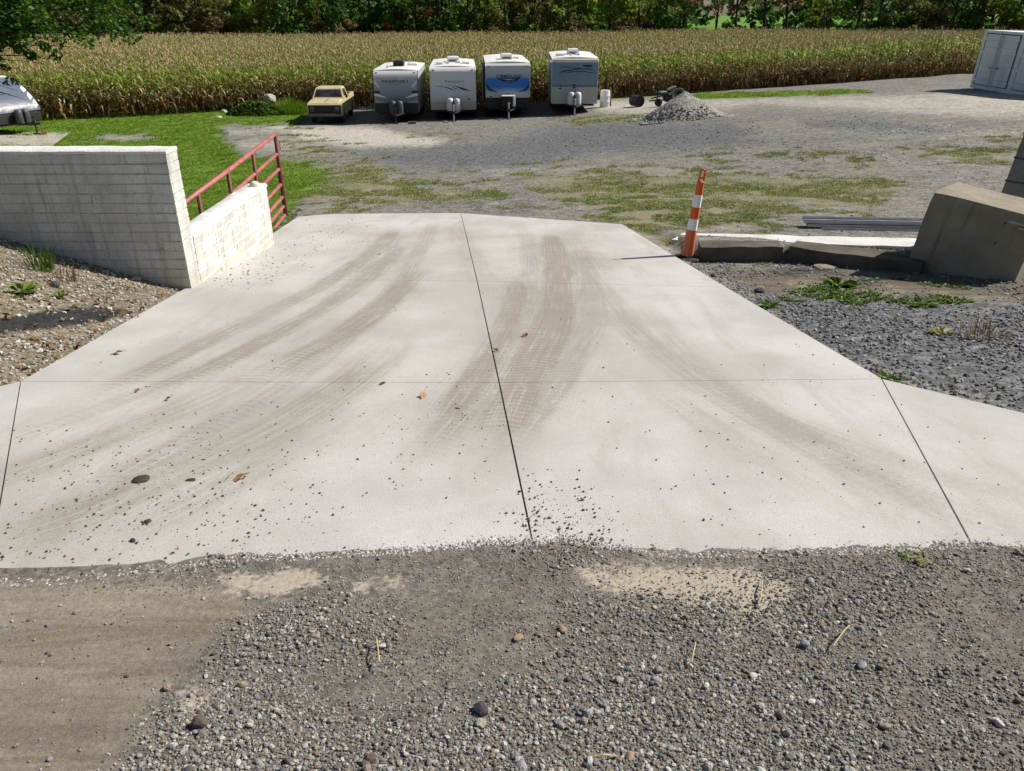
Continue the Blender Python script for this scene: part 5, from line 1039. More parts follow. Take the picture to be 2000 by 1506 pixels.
def broad(seed, n, R_):
    r = random.Random(seed); V = []; Fc = []; A = []
    for _ in range(n):
        a = r.uniform(0, 6.28); L = R_ * r.uniform(.5, 1); d = Vector((math.cos(a), math.sin(a), 0)); s_ = Vector((-d.y, d.x, 0)) * L * .2; v = r.random(); b = len(V); up = r.uniform(.15, .7)
        V += [d * L * .12 + Vector((0, 0, .004)), d * L * .5 + s_ + Vector((0, 0, up * L * .5)), d * L * .5 - s_ + Vector((0, 0, up * L * .5)), d * L + Vector((0, 0, up * L * .45))]; A += [v] * 4; Fc += [(b, b + 1, b + 3, b + 2)]
    return mesh_np('rosette', V, Fc, False, {'r': A})
GRM = leafmat('lawn_grass', [(.0, (.08, .145, .01)), (.35, (.16, .28, .02)), (.68, (.27, .38, .04)), (.88, (.40, .39, .12)), (1, (.44, .37, .18))], .35, .5, .8, .8)
WDM = leafmat('weed_grass', [(.0, (.12, .19, .025)), (.3, (.21, .26, .05)), (.6, (.36, .32, .14)), (1, (.46, .39, .21))], .3, .6, .6, 1.1)
BRM = leafmat('broad_weed', [(.0, (.05, .11, .012)), (.5, (.12, .20, .022)), (1, (.24, .29, .06))], .35, .5, .8, .5)
DRY = leafmat('dead_weed', [(.0, (.12, .08, .04)), (.5, (.26, .18, .09)), (1, (.40, .31, .18))], .3, .7)
def mt(me, m): me.materials.append(m); return me
def screen_pts(x0, x1, y0, y1, n, key, thr=.35, w=None, jit=True):
    """points on the ground, thinned by what grows there"""
    px = RNG.uniform(x0, x1, n); py = y0 + (y1 - y0) * RNG.random(n); q = hit(px, py); M_ = masks(q[:, 0], q[:, 1], q[:, 2])
    nz = np.array([mnoise.noise((a * 1.1, b * 1.1, 9)) * .7 + mnoise.noise((a * 3.3, b * 3.3, 5)) * .5 for a, b in q[:, :2]])
    m = M_[key] if isinstance(key, str) else key(M_)
    return q[(m + nz * (w or .5) > thr) & (m > .06)]
q = np.concatenate([screen_pts(-120, 720, 205, 520, 34000, 'lawn', .45, .9), screen_pts(1330, 1715, 170, 198, 1600, 'lawn', .45)]); N = len(q); d = q[:, 1] * CP; s = np.clip(d / 16, .7, 2.0) * RNG.uniform(.7, 1.25, N)
scatter('lawn_grass', q, np.stack([np.zeros(N), np.zeros(N), RNG.random(N) * 6.28], -1), np.stack([s, s, s * .8], -1), vcoll('lawn_tuft', [mt(tuft(k, 22, .06, .09, .7, .005), GRM) for k in range(5)]), 5, 'short bright green lawn left of the yard')
q = screen_pts(480, 2080, 222, 520, 90000, 'weed', .56, 1.15); N = len(q); d = q[:, 1] * CP; s = np.clip(d / 14, .6, 2.2) * RNG.uniform(.5, 1.2, N)
scatter('yard_weeds', q, np.stack([np.zeros(N), np.zeros(N), RNG.random(N) * 6.28], -1), np.stack([s, s, s * .6], -1), vcoll('weed_tuft', [mt(tuft(10 + k, 16, .055, .10, .95, .006), WDM) for k in range(4)] + [mt(broad(20 + k, 9, .06), BRM) for k in range(2)]), 6, 'thin dry weeds and grass patches on the gravel yard')
qs = [screen_pts(1420, 2020, 545, 605, 1500, 'weed', .6, 1.3), screen_pts(1150, 1480, 400, 520, 1500, 'weed', .8, 1.2), hit(RNG.normal(566, 12, 90), RNG.normal(426, 14, 90)), hit(np.interp(RNG.random(160), [0, 1], [600, 520]) - 12 + RNG.normal(0, 5, 160), 0) if False else hit(RNG.uniform(514, 530, 60), RNG.uniform(455, 470, 60)), hit(RNG.normal(1497, 8, 10), RNG.normal(600, 3, 10)), hit(RNG.normal(1735, 22, 20), RNG.normal(741, 4, 20)), hit(RNG.uniform(1380, 1415, 14), RNG.uniform(495, 505, 14))]
q = np.concatenate(qs); ppx, ppy, _ = proj(q[:, 0], q[:, 1], q[:, 2]); q = q[polymask(ppx, ppy, [(398, 543), (592, 416), (900, 414), (1215, 436), (1724, 742), (40, 745)], 1) < .5]; N = len(q); s = RNG.uniform(.25, .75, N)
scatter('broadleaf_weeds', q, np.stack([RNG.normal(0, .15, N), RNG.normal(0, .15, N), RNG.random(N) * 6.28], -1), np.stack([s, s, s], -1), vcoll('broad_weed', [mt(broad(30 + k, 12, .12), BRM) for k in range(4)]), 4, 'low bright green weeds along the slab edges and damp soil')
def spray(seed):
    r = random.Random(seed); V = []; Fc = []; A = []
    for k in range(15):
        a = r.uniform(0, 6.28); d = Vector((math.cos(a), math.sin(a), 0)); L = r.uniform(.05, .13)
        for j in range(7):
            p = d * (L * j / 6) + Vector((r.gauss(0, .006), r.gauss(0, .006), .006 + .012 * math.sin(j))); b = len(V); e = Vector((r.uniform(-1, 1), r.uniform(-1, 1), .3)).normalized() * .016; f_ = Vector((-e.y, e.x, .002)) * .35; V += [p, p + e * .5 + f_, p + e, p + e * .5 - f_]; A += [r.random() * (.4 if j > 2 else 1)] * 4; Fc += [(b, b + 1, b + 2, b + 3)]
    return mesh_np('spray', V, Fc, False, {'r': A})
# single weeds one can point at
def weed(px, py, label, mesh, scale=1.0, f=gz):
    q = H(px, py, f); t = thing('weed', label, 'weed', q, (0, 0, px)); o = put('leaves', mesh, t); o.scale = (scale,) * 3; return t
weed(82, 528, 'bright green grass clump on the pale stone bank near the white wall', mt(tuft(41, 60, .26, .10, .75, .006), BRM))
weed(40, 572, 'spreading green weed on the stone bank at the left edge', mt(broad(42, 40, .22), BRM))
weed(118, 579, 'small green weed right of the spreading weed on the stone bank', mt(broad(43, 22, .12), BRM))
weed(128, 545, 'dead brown weed beside the dark rock on the stone bank', mt(tuft(44, 50, .14, .14, .95, .005), DRY))
weed(1795, 1100, 'flat straggly green weed at the concrete edge in the gravel on the right', mt(spray(45), WDM))
weed(1500, 600, 'green tuft at the right slab edge below the dark asphalt lump', mt(broad(46, 26, .15), BRM))
weed(1640, 558, 'leafy green weed clump in the soil left of the tilted block', mt(broad(47, 46, .2), BRM), 1.1)
weed(1920, 660, 'dry pale weed on the dark gravel near the right edge', mt(tuft(48, 50, .18, .16, 1.0, .005), DRY))
weed(1840, 655, 'greenish weed on the dark gravel left of the dry pale weed', mt(broad(49, 24, .13), WDM))
t = thing('dry_grass', 'dry seed grass stalks arching in from the right edge above the block', 'grass', H(2055, 420)); m = MB(); r_ = random.Random(4)
for k in range(16):
    a = Vector((r_.uniform(-.1, .3), r_.uniform(-.1, .1), 0)); tip = Vector((-.55 - r_.uniform(0, .5), r_.uniform(-.3, .2), .75 + r_.uniform(0, .5))); m.tube([a, a + tip * .4 + Vector((.12, 0, .2)), a + tip], [.004, .003, .002], 4)
m.build('stalks', STW, t)['kind'] = 'stuff'

# ---- leafy things: crowns from leaf-sized faces
def leaf_mesh(name, cen, size, seed, attr=None, droop=.0, elong=1.5):
    rg = np.random.default_rng(seed); n = len(cen); nrm = rg.normal(size=(n, 3)); nrm[:, 2] = np.abs(nrm[:, 2]) + .25; nrm /= np.linalg.norm(nrm, axis=1, keepdims=True)
    a = np.cross(nrm, rg.normal(size=(n, 3))); a /= np.linalg.norm(a, axis=1, keepdims=True); b = np.cross(nrm, a); s = (size * rg.uniform(.6, 1.3, n))[:, None]
    V = np.stack([cen - a * s * elong * .5, cen + b * s * .5 + nrm * s * .12, cen + a * s * elong * .5, cen - b * s * .5 + nrm * s * .12], 1).reshape(-1, 3); F_ = np.arange(4 * n).reshape(-1, 4)
    me = bpy.data.meshes.new(name); me.vertices.add(4 * n); me.vertices.foreach_set('co', V.astype(np.float32).ravel()); me.loops.add(4 * n); me.loops.foreach_set('vertex_index', F_.ravel().astype(np.int32)); me.polygons.add(n)
    me.polygons.foreach_set('loop_start', np.arange(0, 4 * n, 4, dtype=np.int32)); me.update(calc_edges=True); at = me.attributes.new('r', 'FLOAT', 'POINT'); v = attr if attr is not None else rg.random(n); at.data.foreach_set('value', np.repeat(v, 4).astype(np.float32)); return me
def clumps(rg, centers, radii, per, flat=.75):
    out = []; val = []
    for c, r in zip(centers, radii):
        d = rg.normal(size=(per, 3)); d /= np.linalg.norm(d, axis=1, keepdims=True); rr = r * rg.uniform(.35, 1.0, (per, 1)) ** .6; p = c + d * rr * np.array([1, 1, flat]); out.append(p); val.append(np.clip(rg.normal(rg.uniform(.25, .75), .16, per), 0, 1))
    return np.concatenate(out), np.concatenate(val)
def tree_mesh(seed, h, cw, low, per=70, ncl=26, lsize=.34):
    rg = np.random.default_rng(seed); th = rg.uniform(0, 6.28, ncl); zz = low + (h - low) * rg.uniform(0, 1, ncl) ** .9; prof = np.sin(np.clip((zz - low) / (h - low), 0, 1) * math.pi * .86 + .42); rad = cw * .5 * prof * np.sqrt(rg.uniform(.15, 1, ncl))
    cen = np.stack([rad * np.cos(th), rad * np.sin(th), zz], -1); rr = rg.uniform(.55, 1.25, ncl) * cw * .16; P, v = clumps(rg, cen, rr, per); m = MB(); tr = .018 * h + .05; bend = Vector((rg.normal(0, .25), rg.normal(0, .25), 0))
    m.tube([Vector((0, 0, -.3)), Vector((0, 0, h * .3)) + bend * .4, Vector((0, 0, h * .6)) + bend, Vector((0, 0, h * .92)) + bend * .7], [tr, tr * .8, tr * .5, tr * .12], 7)
    for k in range(9):
        c = Vector(cen[k % ncl]); z0 = max(h * .14, c.z - rg.uniform(1.2, 2.6)); m.tube([Vector((0, 0, z0)) + bend * (z0 / h), Vector((c.x * .45, c.y * .45, (z0 + c.z) / 2 + .2)), c], [tr * .42, tr * .3, .02], 5)
    return leaf_mesh('crown', P, lsize, seed, v), m
BARK = pm('tree_bark', (.085, .068, .05), .9, var=.35, sc=4, dirt=(.16, .14, .11), damt=.5); BARK2 = pm('dark_bark', (.04, .034, .027), .9, var=.35, sc=4)
TM = [leafmat('dark_green_leaves', [(0, (0.034, 0.076, 0.014)), (.45, (0.076, 0.170, 0.024)), (.8, (0.153, 0.281, 0.043)), (1, (0.272, 0.357, 0.068))], .42, .6, .15, .4),
      leafmat('yellow_green_leaves', [(0, (0.081, 0.115, 0.016)), (.45, (0.230, 0.297, 0.041)), (.8, (0.432, 0.472, 0.068)), (1, (0.608, 0.540, 0.095))], .42, .6, .15, .4),
      leafmat('olive_leaves', [(0, (0.068, 0.075, 0.021)), (.5, (0.180, 0.188, 0.051)), (1, (0.375, 0.345, 0.105))], .42, .6, .15, .4),
      leafmat('brown_leaves', [(0, (0.084, 0.066, 0.028)), (.5, (0.210, 0.161, 0.070)), (1, (0.378, 0.294, 0.126))], .42, .7, .15, .4),
      leafmat('orange_leaves', [(0, (.12, .05, .012)), (.5, (.32, .15, .03)), (1, (.45, .24, .05))], .42, .6, .15, .4)]
kinds = [('leafy_tree', 'dark green leafy tree in the wood line behind the corn', 0, 11, 7.0, 1.6, 'dark green trees in the wood line'), ('leafy_tree', 'yellow green leafy tree in the wood line behind the corn', 1, 10, 6.2, 1.5, 'yellow green trees in the wood line'), ('leafy_tree', 'olive brown thinning tree in the wood line behind the corn', 2, 10, 6.6, 1.2, 'olive trees in the wood line'),
         ('bare_tree', 'half bare slim tree', 3, 10.5, 5.0, 4.6, 'half bare trees in the wood line'), ('tall_bush', 'dark green bushy undergrowth clump at the foot of the wood line', 0, 4.2, 5.2, .3, 'dark bushes under the wood line'), ('tall_bush', 'brownish green bushy clump at the foot of the wood line', 3, 4.4, 5.6, .3, 'brownish bushes under the wood line'), ('tall_bush', 'bright yellow green bush at the foot of the wood line', 1, 3.8, 4.6, .3, 'bright bushes under the wood line')]
protos = {}
LMK = [(40, 'above the raked nose trailer'), (260, 'right of the overhanging green boughs'), (400, 'above the left part of the lawn'), (500, 'above the weedy mound'), (637, 'above the cream pickup'), (777, 'above the gray fronted trailer'), (887, 'above the white swoosh trailer'), (992, 'above the blue fronted trailer'), (1120, 'above the weathered trailer'),
       (1249, 'above the dark barrel'), (1338, 'above the stone heap'), (1520, 'above the grass strip'), (1700, 'well left of the container'), (1840, 'just left of the container'), (1960, 'behind the container')]
def plant(kind, var, x, y, sc, rz, where=False):
    nm, lab, mi, h, cw, lw, grp = kinds[kind]
    if where: pxx = proj(x, y, 0)[0]; lab = lab.replace(' in the wood line behind the corn', ' in the wood line').replace(' at the foot of the wood line', ' under the trees') + ' ' + min(LMK, key=lambda l: abs(l[0] - pxx))[1]
    else: lab = lab.replace('in the wood line behind the corn', 'standing back behind the front row of the wood line')
    key = (kind, var)
    if key not in protos:
        per, ncl = ((26, 16) if kind == 3 else (62, 30) if kind < 3 else (70, 22)); c_, m_ = tree_mesh(100 + kind * 10 + var, h, cw, lw, per, ncl, .36 if kind < 4 else .30); c_.materials.append(TM[mi]); protos[key] = (c_, m_.mesh('trunk', BARK2 if kind == 3 else BARK, True))
    c_, m_ = protos[key]; t = thing(nm, lab, 'bush' if kind > 3 else 'tree', (x, y, float(gz(x, y)) - .05), (0, 0, rz), grp); t.scale = (sc, sc, sc); put('crown', c_, t); put('trunk' if kind < 4 else 'stems', m_, t); return t
rt = random.Random(11)
def tk_at(px): 
    # what grows where along the wood line, left to right
    if px < 560: return rt.choice([2, 2, 5, 1, 1])
    if px < 900: return rt.choice([0, 0, 2, 1])
    if px < 1130: return rt.choice([1, 2, 1, 1])
    if px < 1320: return rt.choice([0, 1, 0, 1])
    if px < 1700: return rt.choice([3, 3, 1, 3])
    return rt.choice([0, 1, 0, 2])
px = -130
while px < 2150:
    D = rt.uniform(121, 127); x = (px - 1000) / FPX * (D * CP + 5 * SP * 0 + 2.2); k = tk_at(px); plant(k, rt.randrange(3), x, D, rt.uniform(.85, 1.25), rt.uniform(0, 6.28), True); px += rt.uniform(32, 60) * (1.2 if 1320 < px < 1700 else 1)
px = -140
while px < 2160:
    D = rt.uniform(120.5, 123); x = (px - 1000) / FPX * (D * CP + 2.2); k = rt.choice([4, 4, 5, 6]) if px > 560 else rt.choice([5, 5, 4, 6])
    if 1320 < px < 1700 and rt.random() < .45: px += 60; continue
    plant(k, rt.randrange(2), x, D, rt.uniform(.6, 1.05) * (.8 if 1320 < px < 1700 else 1), rt.uniform(0, 6.28), True); px += rt.uniform(34, 66)
px = -160
while px < 2180:
    if 1330 < px < 1740: px += 90; continue
    D = rt.uniform(131, 140); x = (px - 1000) / FPX * (D * CP + 2.2); plant(rt.choice([0, 0, 2]), rt.randrange(3), x, D, rt.uniform(1.0, 1.35), rt.uniform(0, 6.28)); px += rt.uniform(50, 80)
for px in (838, 760): 
    D = 119.6; x = (px - 1000) / FPX * (D * CP + 2.2); rg = np.random.default_rng(px); P, v = clumps(rg, rg.normal(0, .35, (5, 3)) + [0, 0, 5.2 if px == 838 else 3.2], [.5] * 5, 26); c_ = leaf_mesh('crown', P, .25, px, v); c_.materials.append(TM[4]); t = thing('young_tree', 'small orange tree glowing in the dark wood line, the %s one' % ('brighter right' if px == 838 else 'lower left'), 'tree', (x, D, float(gz(x, D)))); put('crown', c_, t); MB().tube([(0, 0, -.2), (.05, 0, 2.5), (0, 0, 5.2 if px == 838 else 3.2)], [.06, .045, .02], 6).build('trunk', BARK, t, True)
# the far wood: one dark mass beyond the second lawn
rg = np.random.default_rng(5); n = 700; th = rg.uniform(-.95, .95, n); rad = rg.uniform(235, 285, n); cen = np.stack([rad * np.sin(th), rad * np.cos(th), rg.uniform(0, 15, n) - 3.4], -1); P, v = clumps(rg, cen, rg.uniform(2.5, 5.0, n), 60); c_ = leaf_mesh('far_wood', P, 1.5, 8, v); c_.materials.append(TM[0]); o = tag(link(bpy.data.objects.new('far_wood', c_)), 'dark far wood seen between the trunks', kind='stuff')

# ---- near tree whose boughs hang in at the upper left
MPL = leafmat('maple_leaves', [(0, (.022, .055, .008)), (.4, (.05, .12, .012)), (.7, (.10, .20, .022)), (.9, (.19, .22, .035)), (1, (.27, .20, .06))], .4, .5, .5, .5)
tb = Vector((-25.5, 34.0, 0)); tb.z = float(gz(tb.x, tb.y)); mp = thing('maple_tree', 'green leafy tree at the upper left with boughs hanging over the trailer', 'tree', tb)
rg = np.random.default_rng(21); m = MB(); m.tube([(0, 0, -.3), (.1, 0, 2.0), (.3, -.1, 5), (.2, 0, 9)], [.34, .28, .2, .08], 10); mp_t = m
cl = []; lr = []
def bough(p0, p1, sag, r0, leafy, cr=.55):
    p0, p1 = Vector(p0), Vector(p1); mid = p0.lerp(p1, .5) + Vector((0, 0, sag)); pts = [(p0 * (1 - t) ** 2 + mid * 2 * t * (1 - t) + p1 * t * t) for t in (0, .2, .4, .6, .8, 1)]; mp_t.tube(pts, [r0 * (1 - .85 * k / 5) for k in range(6)], 6)
    for _ in range(leafy):
        t = rg.uniform(.3, 1.02); b = p0 * (1 - t) ** 2 + mid * 2 * t * (1 - t) + p1 * t * t; e = b + Vector(rg.normal(0, .62, 3) * [1.0, 1.0, .5]); mp_t.tube([b, b.lerp(e, .5) + Vector((0, 0, .05)), e], [.02, .012, .005], 4); cl.append(np.array(e)); lr.append(rg.uniform(.7, 1.15) * cr)
def T(px, py, D): return atD(px, py, D) - tb
for px_, py_, D, sag, n_ in ((262, 62, 32.5, .9, 26), (235, 20, 33.5, 1.0, 26), (200, 70, 31.5, .8, 18), (150, 25, 32, .9, 26), (110, 60, 33, .8, 18), (60, 20, 31, .8, 22), (20, 60, 32, .7, 14), (190, -30, 33, .9, 28), (90, -40, 32, 1, 26), (250, -25, 34, 1, 26), (300, -60, 34, 1.2, 24)): bough((.1, 0, rg.uniform(2.6, 4.6)), T(px_, py_, D), sag, .09, n_)
for px_, py_, D, n_ in ((150, 92, 32, 5), (118, 118, 32.5, 5), (60, 120, 31.8, 6), (95, 85, 32.5, 5), (20, 130, 32, 5), (8, 100, 31.5, 5), (35, 178, 33.2, 3), (62, 198, 33.5, 3), (20, 165, 33, 4)): bough((.1, 0, rg.uniform(2.2, 3.4)), T(px_, py_, D), .7, .05, n_, .26)
for k in range(34):
    a = rg.uniform(0, 6.28); r_ = rg.uniform(2.0, 6.0); bough((.2, 0, rg.uniform(3.5, 8)), (r_ * math.cos(a), r_ * math.sin(a), rg.uniform(5, 11)), .9, .08, 12, .8)
P, v = clumps(rg, np.array(cl), np.array(lr), 34, .7); c_ = leaf_mesh('crown', P, .135, 4, v, elong=1.2); c_.materials.append(MPL); put('crown', c_, mp); mp_t.build('trunk', BARK2, mp, True)

# ---- weedy mound and tall grass beside the pickup
def bushy(px, py, label, rx, ry, rz, n, lsz, mat, seed, nm='weed_mound', cat='weeds'):
    q = H(px, py); rg = np.random.default_rng(seed); th = rg.uniform(0, 6.28, n); rr = np.sqrt(rg.random(n)); P = np.stack([rx * rr * np.cos(th), ry * rr * np.sin(th), rz * (1 - rr ** 2) * rg.uniform(.35, 1.1, n) + .02], -1); c_ = leaf_mesh('leaves', P, lsz, seed); c_.materials.append(mat); t = thing(nm, label, cat, q + Vector((0, ry * .5, 0))); put('leaves', c_, t); return t
bushy(500, 226, 'low mound of mixed dark green weeds in front of the corn', 1.9, .8, .75, 2600, .13, leafmat('mound_weeds', [(0, (.05, .11, .015)), (.5, (.12, .21, .03)), (.85, (.24, .29, .07)), (1, (.40, .34, .17))], .42, .6, 1.2, .6), 31)
bushy(428, 216, 'small straggling weed clump at the corn edge, far left of the pickup', .9, .5, .4, 900, .11, TM[0], 33)
q = H(566, 222); t = thing('tall_grass', 'clump of tall bright green grass right beside the cream pickup', 'grass', q + Vector((0, .3, 0)))
r_ = random.Random(8); gm = tuft(60, 1500, 1.0, 1.15, .35, .012); gm.materials.append(GRM)
for v_ in gm.vertices: k = math.hypot(v_.co.x, v_.co.y) / 1.2; v_.co.z *= max(.35, 1.12 - .6 * k * k)
put('blades', gm, t)
# ---------------------------------------------------------------- loose stone: near gravel, bank, right verge, yard, grit on the slab
def stone_mat(name, stops, var=.25, rough=.85):
    g = NG(name); p = g.obj(); c = g.ramp(g.rnd(), stops, 'CONSTANT'); n = g.noise(p, 2.2, 4, .65)
    c = g.mix(g.rng(n, .35, .7, 0, var * 2), c, g.mix(.6, c, (.06, .05, .04))); c = g.mix(g.rng(g.noise(p, 5, 4, .7), .55, .75, 0, .35), c, (.42, .38, .31))
    g.bump(n, .4, .1); return g.done(c, rough, 0, .25)
def even(cols):
    n = len(cols); return [(k / n, c) for k, c in enumerate(cols)]
NEARC = stone_mat('river_gravel', even([tuple(k_ * .82 for k_ in c_) for c_ in [(.34, .34, .34), (.22, .222, .225), (.44, .43, .41), (.50, .46, .38), (.14, .14, .145), (.36, .335, .295), (.56, .535, .48), (.27, .23, .18), (.32, .318, .315), (.43, .365, .27), (.64, .62, .58), (.24, .24, .24), (.40, .395, .385), (.36, .28, .195), (.18, .17, .16), (.70, .68, .63)]]))
BANKC = stone_mat('bank_stone', even([(.52, .485, .42), (.62, .59, .53), (.42, .38, .31), (.33, .27, .19), (.68, .66, .61), (.24, .205, .155), (.48, .46, .42), (.56, .50, .40), (.36, .345, .32)]))
DARKC = stone_mat('limestone_chip', even([(.20, .203, .21), (.29, .293, .30), (.13, .133, .14), (.40, .395, .385), (.25, .235, .21), (.34, .34, .345), (.09, .09, .093), (.48, .46, .42)]))
GRITC = stone_mat('mud_crumb', even([(.06, .046, .032), (.095, .072, .048), (.04, .034, .028), (.14, .115, .085), (.07, .068, .066), (.2, .17, .13)]))
LIMEC = stone_mat('lime_grit', even([(.38, .37, .345), (.28, .27, .255), (.48, .465, .43), (.19, .185, .175), (.33, .30, .26)]))
def smesh(mat, k, sharp, sub=2, asp=None):
    r = random.Random(k); a = asp or (1, r.uniform(.62, .95), r.uniform(.42, .75)); me = lump(k * 3.1 + 1, a[0] * .5, a[1] * .5, a[2] * .5, .25, sub, False, sharp); me.materials.append(mat); return me
def stones(name, q, size, mat, label, sharp=.35, nv=8, sink=.12, sub=2, tilt=.35):
    N = len(q); q = q.copy(); q[:, 2] += size * (.5 * .55 - sink)
    scatter(name, q, np.stack([RNG.normal(0, tilt, N), RNG.normal(0, tilt, N), RNG.random(N) * 6.28], -1), np.repeat(size[:, None], 3, 1) * RNG.uniform(.85, 1.15, (N, 3)), vcoll(name + '_variant', [smesh(mat, k + len(name), sharp * (1 if k % 3 else .2), sub) for k in range(nv)]), nv, label)
def gnd(x, y, f=gz): 
    r = np.array([mnoise.noise((a * .55, b * .55, 3)) * .045 + mnoise.noise((a * 2.3, b * 2.3, 7)) * .014 for a, b in zip(x, y)]); z = f(x, y)
    if f is gz:
        z = z + r * np.maximum(sm(2.2, 3.0, y) * sm(13.5, 17, y), .6 * np.maximum(sm(.3, .8, np.abs(x + .35) - 3.1), 0) * sm(2.6, 3.4, y)) + r * .35 * (1 - sm(1.7, 2.1, y)) - .012 * np.exp(-((y - 1.75 - .1 * x) / .12) ** 2) * (1 - sm(2.2, 2.6, y))
    return np.stack([x, y, z], -1)
def nearfield(n):
    y = .55 + 2.0 * RNG.random(n) ** .9; x = RNG.uniform(-1, 1, n) * (1.05 + .95 * y); return x, y
def patch(x, y, sc, sd): return np.array([mnoise.noise((a * sc, b * sc, sd)) for a, b in zip(x, y)])
edge_y = lambda x: np.interp(x, np.concatenate([jl[:, 0], jr[:, 0]]), np.concatenate([jl[:, 1], jr[:, 1]])) + .035
for nm, n, s0, s1, pw, lab in (('fine_gravel', 155000, .0045, .0105, 1.3, 'fine gravel packed in front of the concrete ramp'), ('gravel', 78000, .009, .021, 2.0, 'loose mixed gravel in front of the concrete ramp'), ('coarse_gravel', 2100, .018, .036, 2.2, 'coarser pebbles lying on the gravel in front of the ramp')):
    x, y = nearfield(n); q = gnd(x, y); M_ = masks(x, y, q[:, 2]); pt = patch(x, y, 1.9, 4) * .5 + patch(x, y, 6, 8) * .35
    ppx, ppy, _ = proj(x, y, q[:, 2]); loose = np.maximum.reduce([polymask(ppx, ppy, [(330, 1380), (520, 1300), (640, 1420), (900, 1430), (1000, 1360), (1400, 1280), (1700, 1330), (1700, 1600), (200, 1600)], 90), polymask(ppx, ppy, [(1240, 1160), (1560, 1130), (1760, 1200), (1500, 1300)], 70), polymask(ppx, ppy, [(440, 1190), (640, 1160), (760, 1250), (600, 1300), (420, 1290)], 60)])
    den = .5 + .75 * loose + pt - .95 * M_['soil'] * (1 if s0 < .009 else 1.15) - .62 * M_['sand']
    if s0 >= .009: den = den - .22
    else: den = den + .15
    k = (RNG.random(n) < np.clip(den, .012, 1)) & (y < edge_y(x) + RNG.normal(0, .03, n) * (1 if s0 < .02 else .3))
    q = q[k]; stones(nm, q, s0 + (s1 - s0) * RNG.random(len(q)) ** pw, NEARC, lab, .4, 10 if s0 > .009 else 6, .1, 2 if s0 > .009 else 1)
# bank of pale stone on the left
n = 26000; x = RNG.uniform(-8.5, -2.9, n); y = RNG.uniform(2.4, 7.5, n); q = gnd(x, y); M_ = masks(x, y, q[:, 2]); k = (M_['bank'] > .45) & (RNG.random(n) < .8 - .75 * M_['asph'] + patch(x, y, 2.2, 3) * .5)
q = q[k]; stones('bank_stones', q, .014 + .034 * RNG.random(len(q)) ** 2.2, BANKC, 'pale rounded stones covering the bank left of the ramp', .25, 8, .1, 1)
n = 5000; x = RNG.uniform(-8.0, -3.1, n); y = RNG.uniform(3, 7.4, n); q = gnd(x, y); M_ = masks(x, y, q[:, 2]); k = M_['asph'] > .4; q = q[k]
stones('asphalt_crumbs', q, .006 + .016 * RNG.random(len(q)) ** 2, pm('asphalt_crumb', (.014, .014, .015), .9, var=.4, sc=2), 'line of black asphalt crumbs lying on the pale stone bank', .3, 5, .1, 1)
# dry leaves caught in the bank stones
q = np.concatenate([hit(RNG.uniform(-20, 330, 150), RNG.uniform(545, 735, 150))]); M_ = masks(q[:, 0], q[:, 1], q[:, 2]); q = q[M_['bank'] > .5]; N = len(q); q[:, 2] += .025
lf = []
for k in range(4): me = oak(50 + k, .5).mesh('leaf_litter_leaf', None, 30); me.materials.append(leafmat('litter_%d' % k, [(0, (.16, .085, .035)), (.5, (.28, .17, .075)), (1, (.38, .27, .14))], .1, .7)); lf.append(me)
s = RNG.uniform(.03, .08, N); scatter('leaf_litter', q, np.stack([RNG.normal(0, .4, N), RNG.normal(0, .4, N), RNG.random(N) * 6.28], -1), np.stack([s, s, s], -1), vcoll('litter_variant', lf), 4, 'small dry leaves caught among the bank stones')
# dark chips right of the ramp
n = 60000; x = RNG.uniform(1.9, 9.5, n); y = RNG.uniform(2.6, 9.2, n); q = gnd(x, y); M_ = masks(x, y, q[:, 2]); xe = np.where(y > pR2[1], np.interp(y, [pR2[1], pFR[1]], [pR2[0], pFR[0]]), np.interp(y, [pRo[1], pR2[1]], [pRo[0], pR2[0]])); ye = pRn[1] + 1
k = (x > xe + RNG.normal(.01, .02, n)) & (y > 3.0 - (x - 3.2) * .1) & (x < 1.05 * y + 2) & (RNG.random(n) < np.clip(.75 - .6 * M_['soil'] - .5 * M_['weed'] + patch(x, y, 1.5, 6) * .6, .05, 1)) & ((y > pRo[1]) | (x > pRo[0]))
q = q[k]; stones('limestone_chips', q, .010 + .032 * RNG.random(len(q)) ** 2.0, DARKC, 'angular gray limestone chips right of the ramp', .6, 8, .1, 1)
# yard: bigger chips and crumbs that catch the light
n = 18000; q = hit(RNG.uniform(480, 2060, n), RNG.uniform(222, 520, n)); M_ = masks(q[:, 0], q[:, 1], q[:, 2]); ppx, ppy, _ = proj(q[:, 0], q[:, 1], q[:, 2])
onslab = polymask(ppx, ppy, [(370, 560), (592, 418), (900, 416), (1215, 438), (1420, 562), (1420, 700), (300, 700)], 2)
k = (RNG.random(n) < .38 + .6 * M_['dark'] - .45 * M_['weed'] - .5 * M_['pale']) & (M_['lawn'] < .2) & (onslab < .1); q = q[k]; q[:, 2] = gnd(q[:, 0], q[:, 1])[:, 2]
stones('yard_stones', q, (.016 + .05 * RNG.random(len(q)) ** 2.4) * np.clip(q[:, 1] / 20, .7, 1.6), stone_mat('yard_stone', even([(.28, .28, .28), (.20, .205, .21), (.38, .375, .36), (.14, .143, .15), (.46, .45, .42), (.30, .29, .27)])), 'loose crushed stone over the far gravel yard', .6, 6, .1, 1)
